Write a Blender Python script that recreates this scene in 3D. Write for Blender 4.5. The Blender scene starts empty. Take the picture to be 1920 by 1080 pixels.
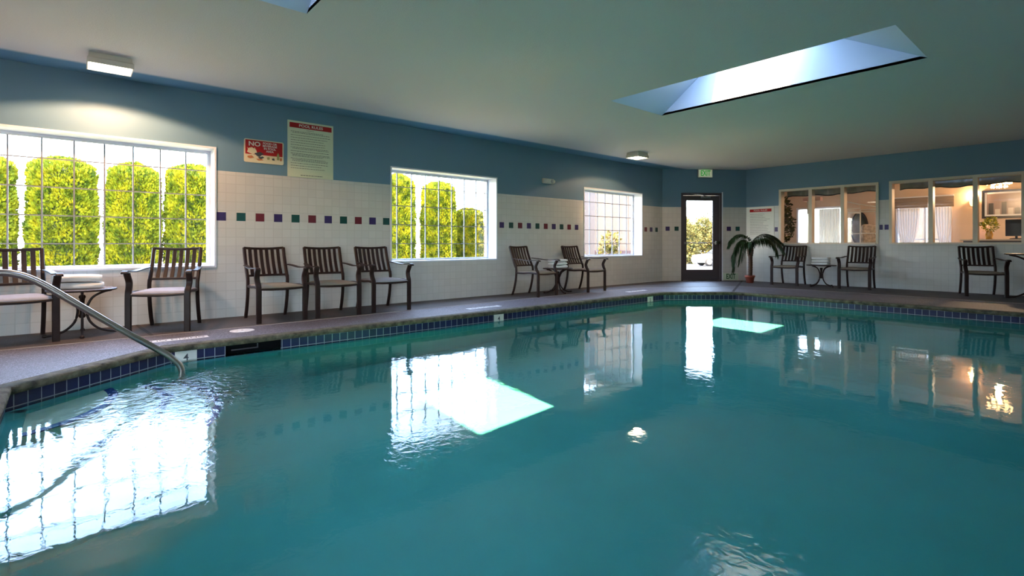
import bpy, bmesh, math, random
from mathutils import Vector, Matrix, noise
random.seed(7)
PI = math.pi
sc = bpy.context.scene
COL = sc.collection

# ------------------------------------------------------------------ camera
EYE = 0.92
YAW = math.atan(1120 / 960)
cam_d = bpy.data.cameras.new('camera')
cam_d.lens = 18.0
cam_d.sensor_width = 36.0
cam_d.shift_y = -83 / 1920
cam_d.clip_start = 0.02
cam_d.clip_end = 500
cam = bpy.data.objects.new('camera', cam_d)
cam.location = (0, 0, EYE)
cam.rotation_euler = (PI / 2, 0, YAW)
COL.objects.link(cam)
sc.camera = cam

# ------------------------------------------------------------------ exposure
vs = sc.view_settings
vs.view_transform = 'Standard'
vs.look = 'None'
vs.gamma = 1.0
vs.use_curve_mapping = False
vs.exposure = 0.12

cy = sc.cycles
cy.max_bounces = 14
cy.diffuse_bounces = 7
cy.glossy_bounces = 5
cy.transmission_bounces = 8
cy.transparent_max_bounces = 12
cy.volume_bounces = 0
cy.caustics_reflective = True
cy.caustics_refractive = True
cy.blur_glossy = 0.3
cy.sample_clamp_indirect = 12.0
cy.sample_clamp_direct = 0.0

# ------------------------------------------------------------------ world
SUN_TRAVEL = Vector((-0.21, 0.489, -1.0)).normalized()
w = bpy.data.worlds.new('sky')
sc.world = w
w.use_nodes = True
nt = w.node_tree
nt.nodes.clear()
N = nt.nodes.new
out = N('ShaderNodeOutputWorld')
bg = N('ShaderNodeBackground')
sky = N('ShaderNodeTexSky')
sky.sky_type = 'NISHITA'
sky.sun_disc = False
sky.sun_elevation = math.asin(-SUN_TRAVEL.z)
sky.sun_rotation = math.atan2(-SUN_TRAVEL.x, -SUN_TRAVEL.y)
tc = N('ShaderNodeTexCoord')
mp = N('ShaderNodeMapping')
mp.inputs['Scale'].default_value = (1.2, 1.2, 4.0)
nz = N('ShaderNodeTexNoise')
nz.inputs['Scale'].default_value = 2.2
nz.inputs['Detail'].default_value = 6
rp = N('ShaderNodeValToRGB')
rp.color_ramp.elements[0].position = 0.38
rp.color_ramp.elements[1].position = 0.62
skm = N('ShaderNodeMixRGB'); skm.blend_type = 'MULTIPLY'
skm.inputs['Fac'].default_value = 1.0
SKY_K = 11.0
skm.inputs['Color2'].default_value = (SKY_K, SKY_K, SKY_K, 1)
mx = N('ShaderNodeMixRGB')
CLOUD = 4.8
mx.inputs['Color2'].default_value = (CLOUD, CLOUD * 1.0, CLOUD * 1.02, 1)
lk = nt.links.new
lk(tc.outputs['Generated'], mp.inputs['Vector'])
lk(mp.outputs['Vector'], nz.inputs['Vector'])
lk(nz.outputs['Fac'], rp.inputs['Fac'])
ma = N('ShaderNodeMath'); ma.operation = 'MULTIPLY_ADD'
ma.inputs[1].default_value = 0.55; ma.inputs[2].default_value = 0.35
lk(rp.outputs['Color'], ma.inputs[0])
lk(ma.outputs[0], mx.inputs['Fac'])
lk(sky.outputs['Color'], skm.inputs['Color1'])
lk(skm.outputs['Color'], mx.inputs['Color1'])
lk(mx.outputs['Color'], bg.inputs['Color'])
bg.inputs['Strength'].default_value = 1.0
lk(bg.outputs['Background'], out.inputs['Surface'])

# ------------------------------------------------------------------ sun
sd = bpy.data.lights.new('sun', 'SUN')
sd.energy = 60.0
sd.angle = math.radians(0.53)
sd.color = (1.0, 0.72, 0.34)
sd.cycles.is_caustics_light = True
so = bpy.data.objects.new('sun', sd)
so.rotation_euler = (-SUN_TRAVEL).to_track_quat('Z', 'Y').to_euler()
so.location = (0, 0, 8)
COL.objects.link(so)

# ------------------------------------------------------------------ room numbers
WX = -7.17          # left wall face
WY = 12.72          # far wall face
CZ = 2.76           # ceiling
TZ = 1.825          # top of wall tiles
WT = 0.30           # wall thickness
GX = WX - 0.25      # glazing plane
X1 = 3.6            # unseen wall to the right
Y0 = -6.2           # unseen wall behind
C1 = Vector((WX, 11.03, 0)); C2 = Vector((-5.88, WY, 0))
WATER = -0.14
LW = [(-5.21, -3.11, 0.63, 2.11), (-0.76, 1.34, 0.63, 2.11), (3.69, 5.79, 0.63, 2.11), (8.12, 10.19, 0.63, 2.11)]  # first entry: unseen window added behind the camera for extra daylight
RW = [(-5.10, -3.12, 0.92, 2.20), (-2.94, -0.96, 0.92, 2.20)]
SKY = [(-4.18, -1.17, -4.75, -3.58), (-4.18, -1.17, 0.25, 1.42), (-4.18, -1.17, 5.25, 6.42)]  # first entry: skylight added out of view behind the camera to lift brightness
ROOFZ = 3.40


NW = [(-5.9, -1.9, 0.4, 2.45)]      # wide window added out of view in the right wall to brighten the room


# portals: sampling guides in the openings, they give no light of their own
def portal(loc, sx, sy, direction):
    ld = bpy.data.lights.new('portal', 'AREA')
    ld.shape = 'RECTANGLE'; ld.size = sx; ld.size_y = sy
    ld.cycles.is_portal = True
    o = bpy.data.objects.new('portal', ld)
    o.location = loc
    o.rotation_euler = (-Vector(direction)).to_track_quat('Z', 'Y').to_euler()
    COL.objects.link(o)


for (a, b, z0, z1) in LW:
    portal((GX - 0.1, (a + b) / 2, (z0 + z1) / 2), z1 - z0, b - a, (1, 0, 0))
for (a, b, z0, z1) in NW:
    portal((X1 + 0.3, (a + b) / 2, (z0 + z1) / 2), z1 - z0, b - a, (-1, 0, 0))
for (a, b, c, d) in SKY:
    portal((-2.8, (c + d) / 2, ROOFZ + 0.12), 1.0, d - c, (0, 0, -1))


# ------------------------------------------------------------------ tagging
def tag(o, label=None, cat=None, group=None, kind=None):
    if label: o['label'] = label
    if cat: o['category'] = cat
    if group: o['group'] = group
    if kind: o['kind'] = kind
    return o


def empty(name, loc=(0, 0, 0), rz=0.0):
    o = bpy.data.objects.new(name, None)
    o.empty_display_size = 0.1
    o.location = loc
    o.rotation_euler = (0, 0, rz)
    COL.objects.link(o)
    return o


def copy_tree(o, parent=None):
    c = o.copy()
    COL.objects.link(c)
    if parent is not None:
        c.parent = parent
    for ch in list(o.children):
        copy_tree(ch, c)
    return c


# ------------------------------------------------------------------ mesh builder
class MB:
    def __init__(s):
        s.v = []; s.f = []; s.m = []; s.sm = []

    def add(s, vs, fs, mi=0, smooth=False):
        k = len(s.v)
        s.v += [tuple(v) for v in vs]
        for f in fs:
            s.f.append(tuple(k + i for i in f)); s.m.append(mi); s.sm.append(smooth)
        return s

    def box(s, x0, x1, y0, y1, z0, z1, mi=0):
        v = [(x, y, z) for z in (z0, z1) for y in (y0, y1) for x in (x0, x1)]
        return s.add(v, [(0, 2, 3, 1), (4, 5, 7, 6), (0, 1, 5, 4), (2, 6, 7, 3), (0, 4, 6, 2), (1, 3, 7, 5)], mi)

    def obox(s, c, ax, ay, az, mi=0):
        c = Vector(c); ax = Vector(ax); ay = Vector(ay); az = Vector(az)
        v = [c + ax * i + ay * j + az * k for k in (-1, 1) for j in (-1, 1) for i in (-1, 1)]
        return s.add(v, [(0, 2, 3, 1), (4, 5, 7, 6), (0, 1, 5, 4), (2, 6, 7, 3), (0, 4, 6, 2), (1, 3, 7, 5)], mi)

    def sweep(s, path, prof, ref=(0, 0, 1), mi=0, smooth=True, closed=False, scale=None, pclosed=True):
        path = [Vector(p) for p in path]
        n = len(path); m = len(prof); ref = Vector(ref)
        vs = []
        for i, p in enumerate(path):
            if closed:
                t = (path[(i + 1) % n] - path[i - 1])
            else:
                t = path[min(i + 1, n - 1)] - path[max(i - 1, 0)]
            t = t.normalized()
            r = ref if abs(t.dot(ref)) < 0.97 else Vector((1, 0, 0)) if abs(t.x) < 0.9 else Vector((0, 1, 0))
            a = r.cross(t).normalized(); b = t.cross(a)
            k = scale[i] if scale else 1.0
            vs += [p + a * (q[0] * k) + b * (q[1] * k) for q in prof]
        fs = []
        for i in range(n if closed else n - 1):
            for j in range(m if pclosed else m - 1):
                i2 = (i + 1) % n; j2 = (j + 1) % m
                fs.append((i * m + j, i * m + j2, i2 * m + j2, i2 * m + j))
        if not closed and pclosed:
            fs.append(tuple(range(m - 1, -1, -1)))
            fs.append(tuple((n - 1) * m + j for j in range(m)))
        return s.add(vs, fs, mi, smooth)

    def tube(s, path, r, seg=10, mi=0, ref=(0, 0, 1), closed=False, scale=None):
        prof = [(r * math.cos(2 * PI * i / seg), r * math.sin(2 * PI * i / seg)) for i in range(seg)]
        return s.sweep(path, prof, ref, mi, True, closed, scale)

    def bar(s, path, w_, h_, ref=(0, 0, 1), mi=0, scale=None):
        c = min(w_, h_) * 0.22
        a, b = w_ / 2, h_ / 2
        prof = [(-a + c, -b), (a - c, -b), (a, -b + c), (a, b - c), (a - c, b), (-a + c, b), (-a, b - c), (-a, -b + c)]
        return s.sweep(path, prof, ref, mi, False, False, scale)

    def lathe(s, prof, seg=24, c=(0, 0, 0), mi=0, smooth=True, cap=True):
        vs = []; m = len(prof)
        for i in range(seg):
            a = 2 * PI * i / seg
            vs += [(c[0] + r * math.cos(a), c[1] + r * math.sin(a), c[2] + z) for r, z in prof]
        fs = []
        for i in range(seg):
            i2 = (i + 1) % seg
            for j in range(m - 1):
                fs.append((i * m + j, i2 * m + j, i2 * m + j + 1, i * m + j + 1))
        s.add(vs, fs, mi, smooth)
        if cap:
            k = len(s.v) - len(vs)
            s.f.append(tuple(k + i * m for i in range(seg))[::-1]); s.m.append(mi); s.sm.append(False)
            s.f.append(tuple(k + i * m + m - 1 for i in range(seg))); s.m.append(mi); s.sm.append(False)
        return s

    def prism(s, pts, z0, z1, mi=0):
        n = len(pts)
        v = [(p[0], p[1], z0) for p in pts] + [(p[0], p[1], z1) for p in pts]
        f = [tuple(range(n))[::-1], tuple(range(n, 2 * n))] + [(i, (i + 1) % n, n + (i + 1) % n, n + i) for i in range(n)]
        return s.add(v, f, mi)

    def build(s, name, mats, parent=None, recalc=True, bevel=0.0):
        me = bpy.data.meshes.new(name)
        me.from_pydata(s.v, [], s.f)
        if not isinstance(mats, (list, tuple)): mats = [mats]
        for m in mats: me.materials.append(m)
        me.polygons.foreach_set('material_index', s.m)
        me.polygons.foreach_set('use_smooth', s.sm)
        if recalc:
            bm = bmesh.new(); bm.from_mesh(me)
            bmesh.ops.recalc_face_normals(bm, faces=bm.faces)
            bm.to_mesh(me); bm.free()
        me.update()
        o = bpy.data.objects.new(name, me)
        COL.objects.link(o)
        if parent is not None: o.parent = parent
        if bevel > 0:
            b = o.modifiers.new('bevel', 'BEVEL')
            b.width = bevel; b.segments = 2; b.limit_method = 'ANGLE'
        return o


def smooth_path(pts, n=8):
    """Catmull-Rom through the points"""
    P = [Vector(p) for p in pts]
    P = [P[0] * 2 - P[1]] + P + [P[-1] * 2 - P[-2]]
    o = []
    for i in range(1, len(P) - 2):
        for k in range(n):
            t = k / n
            a, b, c, d = P[i - 1], P[i], P[i + 1], P[i + 2]
            o.append(0.5 * ((2 * b) + (c - a) * t + (2 * a - 5 * b + 4 * c - d) * t * t + (-a + 3 * b - 3 * c + d) * t ** 3))
    o.append(P[-2])
    return o


# ------------------------------------------------------------------ materials
def mat(name, col=(0.8, 0.8, 0.8), rough=0.5, metal=0.0, spec=0.5, emit=None, es=1.0, bump=0.0, bscale=60, var=0.0, vscale=5, coat=0.0, trans=0.0, alpha=1.0):
    m = bpy.data.materials.new(name)
    m.use_nodes = True
    t = m.node_tree
    b = t.nodes['Principled BSDF']
    b.inputs['Base Color'].default_value = (*col, 1)
    b.inputs['Roughness'].default_value = rough
    b.inputs['Metallic'].default_value = metal
    b.inputs['Specular IOR Level'].default_value = spec
    b.inputs['Coat Weight'].default_value = coat
    b.inputs['Transmission Weight'].default_value = trans
    b.inputs['Alpha'].default_value = alpha
    if emit:
        b.inputs['Emission Color'].default_value = (*emit, 1)
        b.inputs['Emission Strength'].default_value = es
    c = t.nodes.new('ShaderNodeTexCoord')
    if var > 0:
        n = t.nodes.new('ShaderNodeTexNoise'); n.inputs['Scale'].default_value = vscale; n.inputs['Detail'].default_value = 4
        t.links.new(c.outputs['Object'], n.inputs['Vector'])
        r = t.nodes.new('ShaderNodeMapRange')
        r.inputs['From Min'].default_value = 0.3; r.inputs['From Max'].default_value = 0.7
        r.inputs['To Min'].default_value = 1 - var; r.inputs['To Max'].default_value = 1 + var
        t.links.new(n.outputs['Fac'], r.inputs['Value'])
        h = t.nodes.new('ShaderNodeMixRGB'); h.blend_type = 'MULTIPLY'; h.inputs['Fac'].default_value = 1
        h.inputs['Color1'].default_value = (*col, 1)
        t.links.new(r.outputs['Result'], h.inputs['Color2'])
        t.links.new(h.outputs['Color'], b.inputs['Base Color'])
    if bump > 0:
        n = t.nodes.new('ShaderNodeTexNoise'); n.inputs['Scale'].default_value = bscale; n.inputs['Detail'].default_value = 5
        t.links.new(c.outputs['Object'], n.inputs['Vector'])
        u = t.nodes.new('ShaderNodeBump'); u.inputs['Strength'].default_value = bump; u.inputs['Distance'].default_value = 0.01
        t.links.new(n.outputs['Fac'], u.inputs['Height'])
        t.links.new(u.outputs['Normal'], b.inputs['Normal'])
    return m


def nodes_of(m):
    t = m.node_tree
    return t, t.nodes.new, t.links.new, t.nodes['Principled BSDF']


def tile_mat(name, tile, grout, size, mortar=0.004, rough=0.2, paint=None, ztop=None, horiz='y', rot=0.0, var=0.03, zoff=0.0):
    """square ceramic tiles on a vertical face in object space; above ztop plain paint"""
    m = mat(name, tile, rough)
    t, NN, L, b = nodes_of(m)
    c = NN('ShaderNodeTexCoord'); sp = NN('ShaderNodeSeparateXYZ'); L(c.outputs['Object'], sp.inputs[0])
    # horizontal run = x*cos + y*sin
    hx = NN('ShaderNodeMath'); hx.operation = 'MULTIPLY'; hx.inputs[1].default_value = math.cos(rot)
    hy = NN('ShaderNodeMath'); hy.operation = 'MULTIPLY_ADD'; hy.inputs[1].default_value = math.sin(rot)
    L(sp.outputs['X'], hx.inputs[0]); L(sp.outputs['Y'], hy.inputs[0]); L(hx.outputs[0], hy.inputs[2])
    zo = NN('ShaderNodeMath'); zo.operation = 'ADD'; zo.inputs[1].default_value = zoff; L(sp.outputs['Z'], zo.inputs[0])
    cb = NN('ShaderNodeCombineXYZ'); L(hy.outputs[0], cb.inputs['X']); L(zo.outputs[0], cb.inputs['Y'])
    br = NN('ShaderNodeTexBrick')
    br.offset = 0.0; br.squash = 1.0
    br.inputs['Scale'].default_value = 1.0
    br.inputs['Brick Width'].default_value = size
    br.inputs['Row Height'].default_value = size
    br.inputs['Mortar Size'].default_value = mortar
    br.inputs['Mortar Smooth'].default_value = 0.2
    br.inputs['Color1'].default_value = (*[x * (1 - var) for x in tile], 1)
    br.inputs['Color2'].default_value = (*[min(1, x * (1 + var)) for x in tile], 1)
    br.inputs['Mortar'].default_value = (*grout, 1)
    L(cb.outputs[0], br.inputs['Vector'])
    bp = NN('ShaderNodeBump'); bp.invert = True; bp.inputs['Strength'].default_value = 0.25; bp.inputs['Distance'].default_value = 0.003
    L(br.outputs['Fac'], bp.inputs['Height'])
    if paint is None:
        L(br.outputs['Color'], b.inputs['Base Color'])
        L(bp.outputs['Normal'], b.inputs['Normal'])
        return m
    gt = NN('ShaderNodeMath'); gt.operation = 'GREATER_THAN'; gt.inputs[1].default_value = ztop
    L(sp.outputs['Z'], gt.inputs[0])
    n = NN('ShaderNodeTexNoise'); n.inputs['Scale'].default_value = 1.3; n.inputs['Detail'].default_value = 5
    L(c.outputs['Object'], n.inputs['Vector'])
    pm = NN('ShaderNodeMixRGB'); pm.inputs['Color1'].default_value = (*[x * 0.93 for x in paint], 1); pm.inputs['Color2'].default_value = (*[x * 1.07 for x in paint], 1)
    L(n.outputs['Fac'], pm.inputs['Fac'])
    mxx = NN('ShaderNodeMixRGB'); L(gt.outputs[0], mxx.inputs['Fac']); L(br.outputs['Color'], mxx.inputs['Color1']); L(pm.outputs['Color'], mxx.inputs['Color2'])
    L(mxx.outputs['Color'], b.inputs['Base Color'])
    rr = NN('ShaderNodeMapRange'); rr.inputs['To Min'].default_value = rough; rr.inputs['To Max'].default_value = 0.55
    L(gt.outputs[0], rr.inputs['Value']); L(rr.outputs['Result'], b.inputs['Roughness'])
    bs = NN('ShaderNodeMapRange'); bs.inputs['To Min'].default_value = 0.25; bs.inputs['To Max'].default_value = 0.0
    L(gt.outputs[0], bs.inputs['Value']); L(bs.outputs['Result'], bp.inputs['Strength'])
    L(bp.outputs['Normal'], b.inputs['Normal'])
    return m


BLUE = (0.122, 0.222, 0.310)
WTILE = (0.57, 0.555, 0.53)
GROUT = (0.50, 0.485, 0.46)
M = {}
M['wall_l'] = tile_mat('left wall tile and paint', WTILE, GROUT, 0.1113, paint=BLUE, ztop=TZ, rot=PI / 2)
M['wall_r'] = tile_mat('far wall tile and paint', WTILE, GROUT, 0.1113, paint=BLUE, ztop=TZ, rot=0)
M['wall_d'] = tile_mat('door wall tile and paint', WTILE, GROUT, 0.1113, paint=BLUE, ztop=TZ, rot=math.atan2(C2.y - C1.y, C2.x - C1.x))
M['pool_tile'] = tile_mat('navy waterline tile', (0.008, 0.014, 0.09), (0.36, 0.38, 0.40), 0.085, mortar=0.003, rough=0.12, var=0.35, rot=0.0)
M['d_purple'] = mat('violet ceramic', (0.030, 0.015, 0.11), 0.5)
M['d_green'] = mat('teal ceramic', (0.0, 0.055, 0.052), 0.5)
M['d_red'] = mat('maroon ceramic', (0.12, 0.008, 0.022), 0.5)
M['white'] = mat('white painted frame', (0.66, 0.69, 0.75), 0.4)
M['lead'] = mat('grey muntin', (0.20, 0.20, 0.23), 0.4)
M['cream'] = mat('cream painted trim', (0.66, 0.56, 0.44), 0.45)
M['bronze'] = mat('dark brown metal', (0.020, 0.0085, 0.0065), 0.48, spec=0.28, var=0.2, vscale=12)
M['bronze2'] = mat('dark bronze door metal', (0.060, 0.050, 0.060), 0.5, metal=0.0)
M['steel'] = mat('brushed stainless steel', (0.36, 0.32, 0.285), 0.28, metal=1.0)
M['chrome'] = mat('polished metal', (0.7, 0.7, 0.7), 0.15, metal=1.0)
M['sling'] = mat('tan sling fabric', (0.21, 0.17, 0.125), 0.8, bump=0.3, bscale=300)
M['cushion'] = mat('pale grey seat cushion', (0.28, 0.265, 0.28), 0.9, bump=0.3, bscale=120)
M['towel'] = mat('white terry towel', (0.82, 0.82, 0.80), 0.95, bump=0.8, bscale=220)
M['table_top'] = mat('speckled grey table top', (0.22, 0.21, 0.23), 0.18, var=0.4, vscale=120)
M['signred'] = mat('sign red', (0.36, 0.004, 0.006), 0.4)
M['signred2'] = mat('sign bright red', (0.50, 0.008, 0.010), 0.7)
M['signcream'] = mat('sign cream', (0.62, 0.55, 0.38), 0.4)
M['signgreen'] = mat('pale green sign sheet', (0.60, 0.63, 0.46), 0.35)
M['signpale'] = mat('pale sign sheet', (0.66, 0.63, 0.55), 0.35)
M['ink'] = mat('black lettering', (0.05, 0.05, 0.06), 0.5)
M['signwhite'] = mat('white lettering', (0.72, 0.66, 0.60), 0.4)
M['plastic'] = mat('off white plastic', (0.62, 0.60, 0.54), 0.4)
M['deckwhite'] = mat('worn white stencil paint', (0.72, 0.72, 0.74), 0.7, var=0.25, vscale=30)
M['terracotta'] = mat('terracotta', (0.36, 0.075, 0.04), 0.7, var=0.15, vscale=20)
M['soil'] = mat('soil', (0.04, 0.025, 0.018), 0.95, bump=0.8)
M['bark'] = mat('palm bark', (0.10, 0.055, 0.035), 0.9, bump=1.0, bscale=70, var=0.35, vscale=30)
M['frond'] = mat('dark palm leaf', (0.022, 0.058, 0.022), 0.45, var=0.4, vscale=12)
M['exitgreen'] = mat('exit green', (0.01, 0.33, 0.03), 0.5, emit=(0.02, 0.75, 0.06), es=0.22)
M['exitdark'] = mat('dark green lettering', (0.005, 0.08, 0.02), 0.5)
M['exitlight'] = mat('pale green panel', (0.62, 0.64, 0.50), 0.5, emit=(0.7, 0.75, 0.5), es=0.25)
M['lens'] = mat('lit lamp lens', (0.9, 0.9, 0.85), 0.5, emit=(1.0, 0.86, 0.62), es=20.0)
M['lampbody'] = mat('pale painted lamp housing', (0.62, 0.57, 0.52), 0.5)
M['black'] = mat('black plastic', (0.010, 0.010, 0.012), 0.3)
M['dark'] = mat('dark recess', (0.004, 0.005, 0.006), 0.9, spec=0.1)
M['plaster'] = mat('pool plaster', (0.105, 0.42, 0.43), 0.8, var=0.05, vscale=3)
M['step_plaster'] = mat('pale step plaster', (0.78, 0.78, 0.70), 0.8, var=0.05, vscale=3)
M['pool_blue'] = mat('blue step edge tile', (0.01, 0.05, 0.28), 0.2)

# speckled deck -----------------------------------------------------------
def deck_mat(name, base, light, dark, sc_=170, wet=0.0):
    m = mat(name, base, 0.62)
    t, NN, L, b = nodes_of(m)
    c = NN('ShaderNodeTexCoord')
    v = NN('ShaderNodeTexVoronoi'); v.inputs['Scale'].default_value = sc_
    L(c.outputs['Object'], v.inputs['Vector'])
    r = NN('ShaderNodeValToRGB')
    e = r.color_ramp.elements
    e[0].position = 0.0; e[0].color = (*dark, 1)
    e[1].position = 1.0; e[1].color = (*light, 1)
    x = e.new(0.35); x.color = (*base, 1)
    x = e.new(0.7); x.color = (*[q * 1.1 for q in base], 1)
    sp = NN('ShaderNodeSeparateColor'); L(v.outputs['Color'], sp.inputs[0]); L(sp.outputs[0], r.inputs['Fac'])
    n = NN('ShaderNodeTexNoise'); n.inputs['Scale'].default_value = 1.1; n.inputs['Detail'].default_value = 6
    L(c.outputs['Object'], n.inputs['Vector'])
    mr = NN('ShaderNodeMapRange'); mr.inputs['From Min'].default_value = 0.3; mr.inputs['From Max'].default_value = 0.7; mr.inputs['To Min'].default_value = 0.8; mr.inputs['To Max'].default_value = 1.2
    L(n.outputs['Fac'], mr.inputs['Value'])
    h = NN('ShaderNodeMixRGB'); h.blend_type = 'MULTIPLY'; h.inputs['Fac'].default_value = 1
    L(r.outputs['Color'], h.inputs['Color1']); L(mr.outputs['Result'], h.inputs['Color2'])
    L(h.outputs['Color'], b.inputs['Base Color'])
    n2 = NN('ShaderNodeTexNoise'); n2.inputs['Scale'].default_value = 220; L(c.outputs['Object'], n2.inputs['Vector'])
    bp = NN('ShaderNodeBump'); bp.inputs['Strength'].default_value = 0.25; bp.inputs['Distance'].default_value = 0.004
    L(n2.outputs['Fac'], bp.inputs['Height']); L(bp.outputs['Normal'], b.inputs['Normal'])
    return m


M['deck'] = deck_mat('exposed aggregate deck', (0.085, 0.073, 0.085), (0.26, 0.235, 0.28), (0.022, 0.018, 0.022))
M['deck_out'] = deck_mat('brown outer deck', (0.048, 0.036, 0.032), (0.085, 0.068, 0.06), (0.02, 0.015, 0.013))
M['coping'] = mat('weathered pool coping', (0.085, 0.076, 0.046), 0.9, bump=1.0, bscale=60, var=0.65, vscale=14)
M['seam'] = mat('pale caulk seam', (0.30, 0.26, 0.23), 0.8)
M['joint'] = mat('dark drain joint', (0.02, 0.016, 0.014), 0.8)


# ceiling -----------------------------------------------------------------
m = mat('textured ceiling paint', (0.5, 0.52, 0.5), 0.8); M['ceiling'] = m
t, NN, L, b = nodes_of(m)
c = NN('ShaderNodeTexCoord'); sp = NN('ShaderNodeSeparateXYZ'); L(c.outputs['Object'], sp.inputs[0])
n = NN('ShaderNodeTexNoise'); n.inputs['Scale'].default_value = 90; n.inputs['Detail'].default_value = 3; L(c.outputs['Object'], n.inputs['Vector'])
bp = NN('ShaderNodeBump'); bp.inputs['Strength'].default_value = 0.5; bp.inputs['Distance'].default_value = 0.006
L(n.outputs['Fac'], bp.inputs['Height']); L(bp.outputs['Normal'], b.inputs['Normal'])
r = NN('ShaderNodeMapRange'); r.inputs['From Min'].default_value = -6.84; r.inputs['From Max'].default_value = -6.76
L(sp.outputs['X'], r.inputs['Value'])
cm = NN('ShaderNodeMixRGB'); cm.inputs['Color1'].default_value = (0.12, 0.25, 0.36, 1); cm.inputs['Color2'].default_value = (0.64, 0.58, 0.59, 1)
L(r.outputs['Result'], cm.inputs['Fac']); L(cm.outputs['Color'], b.inputs['Base Color'])
M['shaft'] = mat('skylight shaft paint', (0.42, 0.50, 0.60), 0.7)


# water -------------------------------------------------------------------
m = bpy.data.materials.new('pool water'); m.use_nodes = True; M['water'] = m
t = m.node_tree; t.nodes.clear(); NN = t.nodes.new; L = t.links.new
o_ = NN('ShaderNodeOutputMaterial')
rf = NN('ShaderNodeBsdfRefraction'); rf.inputs['IOR'].default_value = 1.333; rf.inputs['Roughness'].default_value = 0.0
rf.inputs['Color'].default_value = (0.72, 0.95, 0.95, 1)
gs = NN('ShaderNodeBsdfGlossy'); gs.inputs['Roughness'].default_value = 0.0
wf = NN('ShaderNodeFresnel'); wf.inputs['IOR'].default_value = 1.333
gl = NN('ShaderNodeMixShader'); L(wf.outputs[0], gl.inputs['Fac']); L(rf.outputs[0], gl.inputs[1]); L(gs.outputs[0], gl.inputs[2])
c = NN('ShaderNodeTexCoord')
# ripples: calm water, livelier in soft patches
n1 = NN('ShaderNodeTexNoise'); n1.inputs['Scale'].default_value = 1.6; n1.inputs['Detail'].default_value = 2
n2 = NN('ShaderNodeTexNoise'); n2.inputs['Scale'].default_value = 16; n2.inputs['Detail'].default_value = 4; n2.inputs['Distortion'].default_value = 0.6
L(c.outputs['Object'], n1.inputs['Vector']); L(c.outputs['Object'], n2.inputs['Vector'])
gp = NN('ShaderNodeVectorMath'); gp.operation = 'DISTANCE'; gp.inputs[1].default_value = (-4.28, 0.80, WATER)
L(c.outputs['Object'], gp.inputs[0])
g2 = NN('ShaderNodeMapRange'); g2.interpolation_type = 'SMOOTHSTEP'; g2.inputs['From Min'].default_value = 0.15; g2.inputs['From Max'].default_value = 0.95; g2.inputs['To Min'].default_value = 1.0; g2.inputs['To Max'].default_value = 0.0
L(gp.outputs['Value'], g2.inputs['Value'])
n3 = NN('ShaderNodeTexNoise'); n3.inputs['Scale'].default_value = 0.7; n3.inputs['Detail'].default_value = 3
L(c.outputs['Object'], n3.inputs['Vector'])
g3 = NN('ShaderNodeMapRange'); g3.interpolation_type = 'SMOOTHSTEP'; g3.inputs['From Min'].default_value = 0.50; g3.inputs['From Max'].default_value = 0.68; g3.inputs['To Min'].default_value = 0.028; g3.inputs['To Max'].default_value = 0.16
L(n3.outputs['Fac'], g3.inputs['Value'])
acc = g2.outputs['Result']
for (cx_, cy_, r0, r1, k_) in ((-0.80, 1.72, 0.10, 0.62, 0.16), (-2.35, 1.45, 0.05, 0.55, 0.12), (-2.9, 2.35, 0.05, 0.5, 0.10)):
    gq = NN('ShaderNodeVectorMath'); gq.operation = 'DISTANCE'; gq.inputs[1].default_value = (cx_, cy_, WATER); L(c.outputs['Object'], gq.inputs[0])
    gm = NN('ShaderNodeMapRange'); gm.interpolation_type = 'SMOOTHSTEP'; gm.inputs['From Min'].default_value = r0; gm.inputs['From Max'].default_value = r1; gm.inputs['To Min'].default_value = k_; gm.inputs['To Max'].default_value = 0.0
    L(gq.outputs['Value'], gm.inputs['Value'])
    ad = NN('ShaderNodeMath'); ad.operation = 'ADD'; L(acc, ad.inputs[0]); L(gm.outputs['Result'], ad.inputs[1]); acc = ad.outputs[0]
am = NN('ShaderNodeMath'); am.operation = 'ADD'; L(acc, am.inputs[0]); L(g3.outputs['Result'], am.inputs[1])
b2 = NN('ShaderNodeBump'); b2.inputs['Distance'].default_value = 0.010; L(am.outputs[0], b2.inputs['Strength']); L(n2.outputs['Fac'], b2.inputs['Height'])
b1 = NN('ShaderNodeBump'); b1.inputs['Distance'].default_value = 0.012; b1.inputs['Strength'].default_value = 0.28; L(n1.outputs['Fac'], b1.inputs['Height'])
L(b1.outputs['Normal'], b2.inputs['Normal'])
for q_ in (rf, gs, wf): L(b2.outputs['Normal'], q_.inputs['Normal'])
L(gl.outputs[0], o_.inputs['Surface'])

# clear window glass ------------------------------------------------------
m = bpy.data.materials.new('clear window glass'); m.use_nodes = True; M['glass'] = m
t = m.node_tree; t.nodes.clear(); NN = t.nodes.new; L = t.links.new
o_ = NN('ShaderNodeOutputMaterial'); tr = NN('ShaderNodeBsdfTransparent'); g = NN('ShaderNodeBsdfGlossy'); g.inputs['Roughness'].default_value = 0.02
mxs = NN('ShaderNodeMixShader')
tr.inputs['Color'].default_value = (0.97, 0.98, 0.98, 1)
lw = NN('ShaderNodeLayerWeight'); lw.inputs['Blend'].default_value = 0.5
p5 = NN('ShaderNodeMath'); p5.operation = 'POWER'; p5.inputs[1].default_value = 5.0; L(lw.outputs['Facing'], p5.inputs[0])
fr = NN('ShaderNodeMath'); fr.operation = 'MULTIPLY_ADD'; fr.inputs[1].default_value = 0.94; fr.inputs[2].default_value = 0.04; L(p5.outputs[0], fr.inputs[0])
L(fr.outputs[0], mxs.inputs['Fac']); L(tr.outputs[0], mxs.inputs[1]); L(g.outputs[0], mxs.inputs[2]); L(mxs.outputs[0], o_.inputs['Surface'])

#=====BODY=====
# ------------------------------------------------------------------ structure
def struct(mb, name, mats, **k):
    return tag(mb.build(name, mats, **k), kind='structure')


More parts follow.
